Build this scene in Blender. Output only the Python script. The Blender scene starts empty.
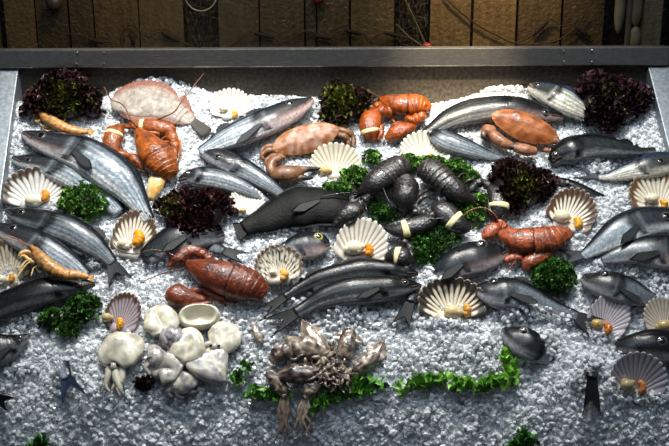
import bpy, math, random
import numpy as np
from mathutils import Vector, Matrix, noise
random.seed(7)
C = bpy.context.scene.collection
PI = math.pi

# ------------------------------------------------------------------ colours
def lin(c):
    c = c / 255.0
    return c / 12.92 if c <= 0.04045 else ((c + 0.055) / 1.055) ** 2.4
def S(r, g, b): return (lin(r), lin(g), lin(b))
def mix(a, b, t):
    t = max(0.0, min(1.0, t))
    return tuple(a[i] + (b[i] - a[i]) * t for i in range(3))
def mul(a, k): return tuple(x * k for x in a)
def sstep(a, b, x):
    t = max(0.0, min(1.0, (x - a) / (b - a))); return t * t * (3 - 2 * t)

# ------------------------------------------------------------------ camera and the sloping bed
FPX = 1200.0
PITCH = math.radians(20.0)
SLOPE = math.radians(36.7)
DIST = 3.5
O = Vector((0, 0, 0.9))
view = Vector((0, math.cos(PITCH), -math.sin(PITCH)))
CAM = O - view * DIST
up0 = Vector((0, math.sin(PITCH), math.cos(PITCH)))
rt0 = Vector((1, 0, 0))
ROLL = math.radians(-0.26)
rt = rt0 * math.cos(ROLL) + up0 * math.sin(ROLL)
upv = -rt0 * math.sin(ROLL) + up0 * math.cos(ROLL)
def ray(px, py):
    return view + rt * ((px - 334.5) / FPX) + upv * (-(py - 223.0) / FPX)
BU = Vector((1, 0, 0)); BV = Vector((0, math.cos(SLOPE), math.sin(SLOPE))); BN = Vector((0, -math.sin(SLOPE), math.cos(SLOPE)))

def prof(v):
    d = max(0.0, -0.26 - v); e = max(0.0, -0.44 - v)
    return -0.22 * d * d - 1.25 * e * e
def dprof(v):
    d = max(0.0, -0.26 - v); e = max(0.0, -0.44 - v)
    return 0.44 * d + 2.5 * e
def bed(u, v, h): return O + BU * u + BV * v + BN * h
def hit_bed(px, py, h=0.0):
    d = ray(px, py); hh = h
    for _ in range(14):
        P0 = O + BN * hh
        t = (P0 - CAM).dot(BN) / d.dot(BN)
        P = CAM + d * t
        v = (P - O).dot(BV)
        hh = 0.5 * hh + 0.5 * (h + prof(v))
    return P, (P - O).dot(BU), v
def hit_Y(px, py, Y):
    d = ray(px, py)
    return CAM + d * ((Y - CAM.y) / d.y)

class Frame:
    """local axes lying on the ice at one spot"""
    def __init__(s, px, py, lift=0.0):
        P, u, v = hit_bed(px, py, lift)
        s.P = P; s.a = SLOPE + math.atan(dprof(v))
        s.X = Vector((1, 0, 0)); s.Y = Vector((0, math.cos(s.a), math.sin(s.a))); s.Z = Vector((0, -math.sin(s.a), math.cos(s.a)))
        s.m = (P - CAM).dot(view) / FPX
        s.lift = lift
    def pix(s, l):
        d = s.P + s.X * l.x + s.Y * l.y + s.Z * l.z - CAM
        k = FPX / d.dot(view)
        return 334.5 + d.dot(rt) * k, 223.0 - d.dot(upv) * k
    def loc(s, px, py, z=0.0):
        d = ray(px, py)
        t = (s.P + s.Z * z - CAM).dot(s.Z) / d.dot(s.Z)
        Q = CAM + d * t - s.P
        return Vector((Q.dot(s.X), Q.dot(s.Y), z))

# ------------------------------------------------------------------ mesh building
class MB:
    def __init__(s): s.v = []; s.f = []; s.c = []
    def vert(s, p, c): s.v.append(tuple(p)); s.c.append(c); return len(s.v) - 1
    def build(s, name, mat, parent=None, smooth=True):
        me = bpy.data.meshes.new(name); me.from_pydata(s.v, [], s.f)
        at = me.color_attributes.new('Col', 'FLOAT_COLOR', 'POINT')
        at.data.foreach_set('color', [x for c in s.c for x in (c[0], c[1], c[2], 1.0)])
        me.polygons.foreach_set('use_smooth', [bool(smooth)] * len(me.polygons))
        me.materials.append(mat); me.update()
        o = bpy.data.objects.new(name, me); C.objects.link(o)
        if parent: o.parent = parent
        return o

def thing(name, label, cat, F, group=None):
    o = bpy.data.objects.new(name, None); C.objects.link(o)
    o.empty_display_size = 0.02
    if isinstance(F, Frame): o.location = F.P; o.rotation_euler = (F.a, 0, 0)
    else: o.location = F
    o['label'] = label; o['category'] = cat
    if group: o['group'] = group
    return o
def structure(o): o['kind'] = 'structure'; return o

def catmull(pts, n):
    pts = [tuple(p) for p in pts]
    if len(pts) == 2: pts = [pts[0], tuple((a + b) / 2 for a, b in zip(*pts)), pts[1]]
    P = [tuple(2 * a - b for a, b in zip(pts[0], pts[1]))] + pts + [tuple(2 * a - b for a, b in zip(pts[-1], pts[-2]))]
    out = []; m = len(pts) - 1
    for i in range(n + 1):
        x = i / n * m; k = min(int(x), m - 1); t = x - k
        p0, p1, p2, p3 = P[k:k + 4]
        out.append(tuple(0.5 * (2 * b + (c - a) * t + (2 * a - 5 * b + 4 * c - d) * t * t + (3 * b - a - 3 * c + d) * t ** 3)
                         for a, b, c, d in zip(p0, p1, p2, p3)))
    return out

class Loft:
    """a tapering body swept along a spine; pts are (px, py, half width px[, dz])"""
    def __init__(s, F, pts, ns=24, asp=0.6, lift=0.0, rest=0.85, flip=None):
        pts = [tuple(p) + (0.0,) * (4 - len(p)) for p in pts]
        dense = catmull(pts, ns * 5); s.ns = ns
        cum = [0.0]
        for d0, d1 in zip(dense, dense[1:]): cum.append(cum[-1] + math.hypot(d1[0] - d0[0], d1[1] - d0[1]) + 1e-6)
        q = []; k = 0
        for i in range(ns + 1):
            x = cum[-1] * i / ns
            while k < len(cum) - 2 and cum[k + 1] < x: k += 1
            w = max(0.0, min(1.0, (x - cum[k]) / (cum[k + 1] - cum[k])))
            q.append(tuple(a * (1 - w) + b * w for a, b in zip(dense[k], dense[k + 1])))
        s.q = q
        s.C = []; s.A = []; s.B = []; s.F = F
        cy = math.sin(math.radians(56.7) + F.a - SLOPE); cz = math.cos(math.radians(56.7) + F.a - SLOPE)
        for i, (px, py, hw, dz) in enumerate(q):
            hw = max(hw, 0.25)
            qa, qb = q[max(i - 1, 0)], q[min(i + 1, ns)]
            dx, dy = qb[0] - qa[0], (qb[1] - qa[1]) / cy; l = math.hypot(dx, dy) or 1
            nx, ny = dy / l, dx / l
            a = hw * F.m / max(0.6, math.sqrt(nx * nx + (cy * ny) ** 2 + (cz * asp * ny) ** 2)); b = a * asp
            s.C.append(F.loc(px, py, lift + dz + b * rest)); s.A.append(a); s.B.append(b)
        s.T = []; s.N = []; s.U = []
        for i in range(ns + 1):
            t = (s.C[min(i + 1, ns)] - s.C[max(i - 1, 0)]).normalized()
            n = Vector((0, 0, 1)).cross(t)
            n = n.normalized() if n.length > 1e-4 else Vector((1, 0, 0))
            s.T.append(t); s.N.append(n); s.U.append(t.cross(n))
        if flip is None:
            flip = sum(n.y for n in s.N) < 0
        s.sg = -1 if flip else 1
        s.len = sum((s.C[i + 1] - s.C[i]).length for i in range(ns))
    def at(s, t, ph, off=0.0, k=1.0):
        x = max(0, min(1, t)) * s.ns; i = min(int(x), s.ns - 1); w = x - i
        L = lambda Q: Q[i] * (1 - w) + Q[i + 1] * w
        n = L(s.N) * s.sg; u = L(s.U)
        return L(s.C) + n * ((L(s.A) + off) * math.cos(ph) * k) + u * ((L(s.B) + off) * math.sin(ph) * k)
    def frame(s, t):
        x = max(0, min(1, t)) * s.ns; i = min(int(x), s.ns - 1); w = x - i
        L = lambda Q: Q[i] * (1 - w) + Q[i + 1] * w
        return L(s.C), L(s.T), L(s.N) * s.sg, L(s.U), L(s.A), L(s.B)
    def find(s, px, py):
        best = None
        for i in range(0, 91):
            t = i / 90
            for j in range(1, 24):
                ph = PI * j / 24
                x, y = s.F.pix(s.at(t, ph)); d = (x - px) ** 2 + (y - py) ** 2
                if best is None or d < best[0]: best = (d, t, math.cos(ph))
        return best[1], max(-0.85, min(0.85, best[2]))
    def mesh(s, mb, col, nph=20, mod=None, t0=0.0, t1=1.0, off=0.0, caps=True, rows=None):
        rows = rows or s.ns; base = len(mb.v)
        for i in range(rows + 1):
            t = t0 + (t1 - t0) * i / rows
            for j in range(nph):
                ph = 2 * PI * j / nph
                k = mod(t, ph) if mod else 1.0
                mb.vert(s.at(t, ph, off, k), col(t, math.cos(ph), math.sin(ph)))
        flipf = s.sg < 0
        for i in range(rows):
            for j in range(nph):
                a = base + i * nph + j; b = base + i * nph + (j + 1) % nph
                f = (a, b, b + nph, a + nph)
                mb.f.append(f[::-1] if not flipf else f)
        if caps:
            for i, t in ((0, t0), (rows, t1)):
                c, T, n, u, a, b = s.frame(t)
                e = c + T * ((-1 if i == 0 else 1) * b * 0.5)
                ci = mb.vert(e, col(t, 0, 0.5))
                for j in range(nph):
                    a_ = base + i * nph + j; b_ = base + i * nph + (j + 1) % nph
                    f = (ci, b_, a_) if i == 0 else (ci, a_, b_)
                    mb.f.append(f[::-1] if not flipf else f)

def ball(mb, c, r, col, n=8, sq=(1, 1, 1), rot=None):
    base = len(mb.v); m = n; k = 2 * n
    for i in range(m + 1):
        th = PI * i / m
        for j in range(k):
            ph = 2 * PI * j / k
            p = Vector((math.sin(th) * math.cos(ph) * sq[0], math.sin(th) * math.sin(ph) * sq[1], math.cos(th) * sq[2])) * r
            if rot is not None: p = rot @ p
            mb.vert(Vector(c) + p, col(p) if callable(col) else col)
    for i in range(m):
        for j in range(k):
            a = base + i * k + j; b = base + i * k + (j + 1) % k
            mb.f.append((a, a + k, b + k, b))

def tube(F, pts, col, mb=None, ns=14, nph=6, lift=0.0, asp=1.0, rest=0.6):
    """thin round limb; col is a colour or f(t)"""
    mb = mb or MB()
    L = Loft(F, pts, ns, asp, lift, rest)
    cf = (lambda t, s_, u: col(t)) if callable(col) else (lambda t, s_, u: col)
    L.mesh(mb, cf, nph)
    return mb

def box(mb, lo, hi, col, ax=None):
    X, Y, Z = ax or (Vector((1, 0, 0)), Vector((0, 1, 0)), Vector((0, 0, 1)))
    b = len(mb.v)
    for z in (lo[2], hi[2]):
        for y in (lo[1], hi[1]):
            for x in (lo[0], hi[0]):
                mb.vert(X * x + Y * y + Z * z, col)
    for f in ((0, 2, 3, 1), (4, 5, 7, 6), (0, 1, 5, 4), (2, 6, 7, 3), (0, 4, 6, 2), (1, 3, 7, 5)):
        mb.f.append(tuple(b + i for i in f))

# ------------------------------------------------------------------ materials
def nodes(name):
    m = bpy.data.materials.new(name); m.use_nodes = True
    nt = m.node_tree; b = nt.nodes['Principled BSDF']
    return m, nt, b
def vmat(name, rough=0.35, spec=0.5, metal=0.0, coat=0.0, sss=0.0, bump=0.0, bscale=200.0, var=0.15, vscale=60.0, trans=0.0, vor=False):
    m, nt, b = nodes(name); N = nt.nodes; L = nt.links
    at = N.new('ShaderNodeAttribute'); at.attribute_name = 'Col'
    tc = N.new('ShaderNodeTexCoord')
    nz = N.new('ShaderNodeTexNoise'); nz.inputs['Scale'].default_value = vscale; nz.inputs['Detail'].default_value = 4
    L.new(tc.outputs['Object'], nz.inputs['Vector'])
    mr = N.new('ShaderNodeMapRange'); mr.inputs[1].default_value = 0.3; mr.inputs[2].default_value = 0.7
    mr.inputs[3].default_value = 1 - var; mr.inputs[4].default_value = 1 + var
    L.new(nz.outputs['Fac'], mr.inputs[0])
    vm = N.new('ShaderNodeVectorMath'); vm.operation = 'SCALE'
    L.new(at.outputs['Color'], vm.inputs[0]); L.new(mr.outputs[0], vm.inputs['Scale'])
    L.new(vm.outputs[0], b.inputs['Base Color'])
    b.inputs['Roughness'].default_value = rough; b.inputs['Specular IOR Level'].default_value = spec
    b.inputs['Metallic'].default_value = metal; b.inputs['Coat Weight'].default_value = coat; b.inputs['Coat Roughness'].default_value = 0.12
    if sss:
        b.inputs['Subsurface Weight'].default_value = sss; b.inputs['Subsurface Radius'].default_value = (0.012, 0.010, 0.008)
        b.inputs['Subsurface Scale'].default_value = 0.6
    if trans: b.inputs['Transmission Weight'].default_value = trans
    if bump:
        if vor:
            n2 = N.new('ShaderNodeTexVoronoi'); n2.inputs['Scale'].default_value = bscale; o2 = n2.outputs['Distance']
        else:
            n2 = N.new('ShaderNodeTexNoise'); n2.inputs['Scale'].default_value = bscale; n2.inputs['Detail'].default_value = 3; o2 = n2.outputs['Fac']
        L.new(tc.outputs['Object'], n2.inputs['Vector'])
        bp = N.new('ShaderNodeBump'); bp.inputs['Strength'].default_value = bump; bp.inputs['Distance'].default_value = 0.003
        L.new(o2, bp.inputs['Height']); L.new(bp.outputs[0], b.inputs['Normal'])
    return m
M = {}
M['fish'] = vmat('fish skin', 0.25, 0.26, 0.0, 0.0, bump=0.10, bscale=300, var=0.32, vscale=110, vor=True)
M['matte'] = vmat('rough flatfish skin', 0.5, 0.10, bump=0.5, bscale=160, var=0.36, vscale=60)
M['fin'] = vmat('fin membrane', 0.45, 0.14, 0.0, 0.0, bump=0.2, bscale=300, var=0.2)
M['eye'] = vmat('fish eye', 0.06, 0.8, 0.0, 0.6, var=0.02)
M['shell'] = vmat('scallop shell', 0.42, 0.4, 0.0, 0.1, bump=0.12, bscale=240, var=0.10)
M['flesh'] = vmat('wet shellfish flesh', 0.18, 0.6, 0.0, 0.4, sss=0.35, bump=0.25, bscale=110, var=0.12)
M['lob'] = vmat('lobster shell', 0.36, 0.5, 0.0, 0.12, bump=0.9, bscale=130, var=0.42, vscale=60)
M['crab'] = vmat('crab shell', 0.45, 0.4, 0.0, 0.1, bump=0.35, bscale=180, var=0.22, vscale=60)
M['leaf'] = vmat('leaf', 0.38, 0.5, 0.0, 0.0, bump=0.2, bscale=220, var=0.25, vscale=80)
M['band'] = vmat('rubber band', 0.5, 0.4, var=0.05)
M['squid'] = vmat('squid skin', 0.16, 0.5, 0.0, 0.6, sss=0.2, bump=0.5, bscale=110, var=0.5, vscale=60)
M['cuttle'] = vmat('white cuttlefish skin', 0.2, 0.5, 0.0, 0.3, sss=0.3, bump=0.5, bscale=55, var=0.14, vscale=40)
M['rope'] = vmat('rope', 0.85, 0.2, bump=0.6, bscale=260, var=0.3)
M['float'] = vmat('net float', 0.5, 0.4, bump=0.2, bscale=80, var=0.2, vscale=30)

def steel(name, base, rough, blotch=0.12, metal=0.85):
    m, nt, b = nodes(name); N = nt.nodes; L = nt.links
    tc = N.new('ShaderNodeTexCoord'); mp = N.new('ShaderNodeMapping'); mp.inputs['Scale'].default_value = (2, 60, 60)
    L.new(tc.outputs['Object'], mp.inputs[0])
    n1 = N.new('ShaderNodeTexNoise'); n1.inputs['Scale'].default_value = 6; n1.inputs['Detail'].default_value = 5; L.new(mp.outputs[0], n1.inputs['Vector'])
    n2 = N.new('ShaderNodeTexNoise'); n2.inputs['Scale'].default_value = 90; n2.inputs['Detail'].default_value = 6; L.new(tc.outputs['Object'], n2.inputs['Vector'])
    cr = N.new('ShaderNodeMapRange'); cr.inputs[1].default_value = 0.35; cr.inputs[2].default_value = 0.7; cr.inputs[3].default_value = 1 - blotch; cr.inputs[4].default_value = 1 + blotch
    L.new(n2.outputs['Fac'], cr.inputs[0])
    vm = N.new('ShaderNodeVectorMath'); vm.operation = 'SCALE'; vm.inputs[0].default_value = base
    L.new(cr.outputs[0], vm.inputs['Scale']); L.new(vm.outputs[0], b.inputs['Base Color'])
    r2 = N.new('ShaderNodeMapRange'); r2.inputs[3].default_value = rough - 0.06; r2.inputs[4].default_value = rough + 0.1
    L.new(n1.outputs['Fac'], r2.inputs[0]); L.new(r2.outputs[0], b.inputs['Roughness'])
    b.inputs['Metallic'].default_value = metal
    return m
M['rail'] = steel('brushed steel rail', (0.30, 0.29, 0.27), 0.24)
M['back'] = steel('spotted steel back panel', (0.075, 0.064, 0.048), 0.42, 0.5, 0.5)
M['galv'] = steel('galvanised steel ledge', (0.30, 0.34, 0.37), 0.42, 0.25, 0.7)

def wood():
    m, nt, b = nodes('lacquered dark plank'); N = nt.nodes; L = nt.links
    tc = N.new('ShaderNodeTexCoord'); at = N.new('ShaderNodeAttribute'); at.attribute_name = 'Col'
    mp = N.new('ShaderNodeMapping'); mp.inputs['Scale'].default_value = (9, 9, 1.4); L.new(tc.outputs['Object'], mp.inputs[0])
    n1 = N.new('ShaderNodeTexNoise'); n1.inputs['Scale'].default_value = 7; n1.inputs['Detail'].default_value = 8; L.new(mp.outputs[0], n1.inputs['Vector'])
    mr = N.new('ShaderNodeMapRange'); mr.inputs[1].default_value = 0.3; mr.inputs[2].default_value = 0.7; mr.inputs[3].default_value = 0.72; mr.inputs[4].default_value = 1.25
    L.new(n1.outputs['Fac'], mr.inputs[0])
    vm = N.new('ShaderNodeVectorMath'); vm.operation = 'SCALE'; L.new(at.outputs['Color'], vm.inputs[0]); L.new(mr.outputs[0], vm.inputs['Scale'])
    L.new(vm.outputs[0], b.inputs['Base Color'])
    n2 = N.new('ShaderNodeTexNoise'); n2.inputs['Scale'].default_value = 75; n2.inputs['Detail'].default_value = 4; L.new(tc.outputs['Object'], n2.inputs['Vector'])
    bp = N.new('ShaderNodeBump'); bp.inputs['Strength'].default_value = 1.0; bp.inputs['Distance'].default_value = 0.006
    L.new(n2.outputs['Fac'], bp.inputs['Height']); L.new(bp.outputs[0], b.inputs['Normal'])
    b.inputs['Roughness'].default_value = 0.30
    return m
M['wood'] = wood()
def plain(name, col, rough):
    m, nt, b = nodes(name); N = nt.nodes; L = nt.links
    n = N.new('ShaderNodeTexNoise'); n.inputs['Scale'].default_value = 12; n.inputs['Detail'].default_value = 5
    mr = N.new('ShaderNodeMapRange'); mr.inputs[3].default_value = 0.8; mr.inputs[4].default_value = 1.2; L.new(n.outputs['Fac'], mr.inputs[0])
    vm = N.new('ShaderNodeVectorMath'); vm.operation = 'SCALE'; vm.inputs[0].default_value = col; L.new(mr.outputs[0], vm.inputs['Scale'])
    L.new(vm.outputs[0], b.inputs['Base Color']); b.inputs['Roughness'].default_value = rough
    return m
M['floor'] = plain('concrete floor', (0.08, 0.08, 0.08), 0.7)
def ice_mat():
    m, nt, b = nodes('crushed ice'); N = nt.nodes; L = nt.links
    at = N.new('ShaderNodeAttribute'); at.attribute_name = 'Col'
    L.new(at.outputs['Color'], b.inputs['Base Color'])
    b.inputs['Roughness'].default_value = 0.08; b.inputs['IOR'].default_value = 1.31
    b.inputs['Specular IOR Level'].default_value = 0.8
    L.new(at.outputs['Alpha'], b.inputs['Transmission Weight'])
    tr = N.new('ShaderNodeBsdfTranslucent'); L.new(at.outputs['Color'], tr.inputs['Color'])
    mx = N.new('ShaderNodeMixShader'); mx.inputs[0].default_value = 0.20
    L.new(b.outputs[0], mx.inputs[1]); L.new(tr.outputs[0], mx.inputs[2])
    L.new(mx.outputs[0], N['Material Output'].inputs['Surface'])
    return m
M['ice'] = ice_mat()

# ------------------------------------------------------------------ fish
def rnd(a, b): return random.uniform(a, b)
SKIN = {  # back, flank, belly, head
    'silver': (S(30, 36, 44), S(140, 150, 158), S(186, 190, 190), S(56, 58, 62)),
    'steel': (S(22, 27, 32), S(98, 106, 112), S(128, 132, 134), S(42, 44, 46)),
    'dark': (S(13, 15, 17), S(38, 42, 44), S(104, 106, 106), S(26, 27, 28)),
    'black': (S(9, 10, 11), S(21, 24, 25), S(70, 72, 72), S(17, 18, 19)),
    'bream': (S(20, 24, 28), S(94, 102, 108), S(140, 141, 144), S(38, 41, 46)),
    'darkbream': (S(14, 17, 19), S(36, 40, 44), S(116, 116, 120), S(25, 27, 30)),
    'bright': (S(40, 54, 74), S(176, 176, 164), S(206, 200, 184), S(58, 62, 60)),
}
def fin_fan(F, root, dirv, L, w0, w1, col, parent, name, rays=9, fork=0.35, thick=0.0016, upz=0.0, asym=0.0):
    """fan with raised rays, root at `root` (local), pointing along dirv"""
    mb = MB(); d = dirv.normalized(); wv = Vector((0, 0, 1)).cross(d)
    wv = wv.normalized() if wv.length > 1e-3 else Vector((1, 0, 0)); nv = d.cross(wv)
    nr = 7; K = rays * 2
    for side in (1, -1):
        base = len(mb.v)
        for i in range(nr + 1):
            r = i / nr
            for j in range(K + 1):
                q = j / K * 2 - 1
                ln = L * (1 - fork * (1 - abs(q) ** 1.3)) * (1 + asym * q) * (1 - 0.05 * (j % 2))
                w = w0 + (w1 - w0) * r ** 0.8
                z = side * thick * (1.0 if j % 2 == 0 else 0.45) * (1 - 0.6 * r) + upz * r * r * L
                p = root + d * (ln * r) + wv * (w * q) + nv * z
                mb.vert(p, mul(col, (1.7 if j % 2 == 0 else 0.45) * (1.0 - 0.45 * r) * rnd(0.85, 1.15)))
        for i in range(nr):
            for j in range(K):
                a = base + i * (K + 1) + j; f = (a, a + 1, a + K + 2, a + K + 1)
                mb.f.append(f if side > 0 else f[::-1])
    n = (nr + 1) * (K + 1)
    ring = [i * (K + 1) for i in range(nr + 1)] + [nr * (K + 1) + j for j in range(1, K + 1)] + [i * (K + 1) + K for i in range(nr - 1, -1, -1)]
    for a, b in zip(ring, ring[1:]): mb.f.append((a, a + n, b + n, b))
    return mb.build(name, M['fin'], parent)

def fin_strip(L, t0, t1, h, ph0, col, parent, name, spikes=9, lean=0.35):
    """a fin standing along one edge of the body"""
    mb = MB(); K = spikes * 2
    for side in (1, -1):
        base = len(mb.v)
        for j in range(K + 1):
            q = j / K; t = t0 + (t1 - t0) * q
            c, T, n, u, a, b = L.frame(t)
            e = n * math.cos(ph0) ; hh = h * (math.sin(PI * min(1, q * 1.25 + 0.12)) ** 0.6 if q < 0.72 else max(0.15, (1 - q) / 0.28) ** 0.7 * 0.95) * (1.0 if j % 2 == 0 else 0.78)
            root = c + e * (a * 0.94)
            for k, r in enumerate((0, 0.5, 1)):
                p = root + (e + T * lean).normalized() * (hh * r) + u * (side * 0.0013 * (1.3 - r))
                mb.vert(p, mul(col, 1.2 - 0.4 * r if j % 2 == 0 else 0.85 - 0.3 * r))
        for j in range(K):
            for k in range(2):
                i0 = base + j * 3 + k; f = (i0, i0 + 3, i0 + 4, i0 + 1)
                mb.f.append(f if side > 0 else f[::-1])
    return mb.build(name, M['fin'], parent)

def fish(name, label, cat, pts, skin='silver', asp=0.55, lift=0.0, tail=None, tailw=9, group=None, eye=0.12, eye_s=0.28, eye_r=0.30,
         gill=0.25, fins='dap', flip=None, rows=True, pink=0.0, tailfork=0.4, pect=None, ctr=None, mouth=True, eyeglow=S(74, 72, 64)):
    mid = ctr or pts[len(pts) // 2]
    F = Frame(mid[0], mid[1])
    root = thing(name, label, cat, F, group)
    L = Loft(F, pts, 44, asp, lift, 0.80, flip)
    if isinstance(gill, tuple): gill = L.find(*gill)[0]
    if isinstance(eye, tuple): eye, eye_s = L.find(*eye)
    elif eye: eye = gill * 0.45
    back, flank, belly, head = SKIN[skin]
    seed = rnd(0, 50)
    def col(t, s, u):
        w = s + 0.10 * noise.noise(Vector((t * 9, s * 3, seed)))
        c = mix(flank, back, sstep(0.20, 0.68, w)); c = mix(c, mul(back, 0.45), sstep(0.62, 0.92, w)); c = mix(c, belly, sstep(-0.35, -0.8, w))
        k = 1.0
        if rows:
            k *= 1 + 0.34 * math.sin(math.acos(max(-1, min(1, s))) * 20) * (1 if t > gill else 0.2)
            if abs(s - 0.18) < 0.05 and t > gill: k *= 0.6
        k *= (0.8 + 0.35 * random.random() + (0.9 if random.random() < 0.07 else 0)) if t > gill else (0.9 + 0.2 * random.random())  # random scale tone, plus a few scales painted bright as glints
        h = sstep(gill + 0.01, gill - 0.05, t + 0.03 * (s * s))
        c = mix(c, mix(mix(mul(head, 0.8), mul(back, 0.7), sstep(0.1, 0.6, s)), mul(belly, 0.9), sstep(-0.35, -0.8, s)), h)
        if pink: c = mix(c, S(196, 150, 138), pink * 0.75 * sstep(-0.1, -0.7, s) * sstep(gill + 0.35, 0.05, t))
        gd = t - gill - 0.02 * (1 - 2 * s * s)
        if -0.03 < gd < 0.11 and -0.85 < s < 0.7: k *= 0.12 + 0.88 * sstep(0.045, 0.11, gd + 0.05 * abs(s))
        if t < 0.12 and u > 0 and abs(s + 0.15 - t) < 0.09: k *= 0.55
        return mul(c, k)
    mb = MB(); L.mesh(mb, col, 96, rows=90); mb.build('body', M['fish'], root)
    # gill cover: a curved plate raised off the cheek
    gm = MB(); R, K = 8, 10
    for i in range(R + 1):
        for j in range(K + 1):
            s = -0.72 + 1.32 * j / K; ph = math.acos(s)
            t = gill * (0.56 + 0.46 * (i / R)) + 0.022 * (1 - (s * 1.3) ** 2) * (i / R)
            edge = min(i / R, 1.0, j / 2.0, (K - j) / 2.0)
            off = 0.0004 + 0.0022 * sstep(0, 0.5, edge) * (1 if i < R else 0.8)
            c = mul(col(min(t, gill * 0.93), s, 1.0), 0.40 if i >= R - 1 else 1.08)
            gm.vert(L.at(t, ph, off), c)
    for i in range(R):
        for j in range(K):
            a = i * (K + 1) + j; f = (a, a + 1, a + K + 2, a + K + 1)
            gm.f.append(f if L.sg > 0 else f[::-1])
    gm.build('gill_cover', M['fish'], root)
    if eye:
        c, T, n, u, a, b = L.frame(eye)
        ph = math.acos(eye_s); P = L.at(eye, ph, -0.001)
        _, _, _, _, ag, _ = L.frame(gill * 0.8)
        r = eye_r * ag
        rot = Matrix((T, n, u)).transposed()
        em = MB(); ball(em, P, r, lambda p: eyeglow if p.length < 9 else eyeglow, 8, (1, 1, 0.36), rot)  # eyeball in one even iris colour
        eo = em.build('eye', M['eye'], root)
        pm = MB(); ball(pm, P + u * r * 0.13, r * 0.76, S(4, 5, 6), 7, (1, 1, 0.36), rot)
        pm.build('pupil', M['eye'], eo)
    if mouth:
        mm = MB(); c0 = S(38, 26, 26)
        prev = []
        for i in range(9):
            t = 0.002 + 0.085 * i / 8; s = -0.05 - 0.35 * i / 8
            prev.append((t, math.acos(s)))
        b0 = 0
        for (t, ph) in prev:
            p = L.at(t, ph, 0.0006); _, T, n, u, a, b = L.frame(t)
            w = a * 0.09 + 0.0008
            for k in range(5):
                an = 2 * PI * k / 5
                mm.vert(p + n * w * math.cos(an) + u * w * math.sin(an), c0 if math.cos(an) > -0.3 else mix(S(150, 120, 112), belly, 0.3))
        for i in range(8):
            for k in range(5):
                a = i * 5 + k; b = i * 5 + (k + 1) % 5
                mm.f.append((a, b, b + 5, a + 5))
        mm.build('mouth', M['fish'], root)
    fc = mix(back, flank, 0.35)
    if 'd' in fins:
        _, _, _, _, a, _ = L.frame(0.45)
        fin_strip(L, 0.36, 0.62, a * 0.42, 0.0, mul(back, 0.7), root, 'dorsal_fin', 9)
        fin_strip(L, 0.68, 0.86, a * 0.46, 0.0, mul(back, 0.7), root, 'rear_dorsal_fin', 7)
    if 'a' in fins:
        _, _, _, _, a, _ = L.frame(0.7)
        fin_strip(L, 0.66, 0.84, a * 0.34, PI, fc, root, 'anal_fin', 6)
    if 'p' in fins:
        t = gill + 0.035; P = L.at(t, math.acos(-0.32), 0.0015)
        c, T, n, u, a, b = L.frame(t)
        d = (T * 0.9 - n * 0.35 + u * 0.03)
        fin_fan(F, P, d, a * (pect or 1.05), a * 0.12, a * 0.26, mul(mix(back, flank, 0.1), 0.40), root, 'pectoral_fin', 8, -0.55, 0.001)
    if 'v' in fins:
        t = gill + 0.08; P = L.at(t, math.acos(-0.93), 0.0)
        c, T, n, u, a, b = L.frame(t)
        fin_fan(F, P, T * 0.8 - n * 0.7, a * 0.8, a * 0.08, a * 0.25, fc, root, 'pelvic_fin', 6, 0.1, 0.001)
    if tail:
        c, T, n, u, a, b = L.frame(1.0)
        e = F.loc(tail[0], tail[1], lift + 0.006); d = e - c
        fin_fan(F, c - T * a * 0.4, d, d.length * 1.15, a * 0.75, tailw * F.m, mul(mix(back, flank, 0.15), 0.6), root, 'tail_fin', 7, tailfork + 0.12, 0.0035)
    return root

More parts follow.
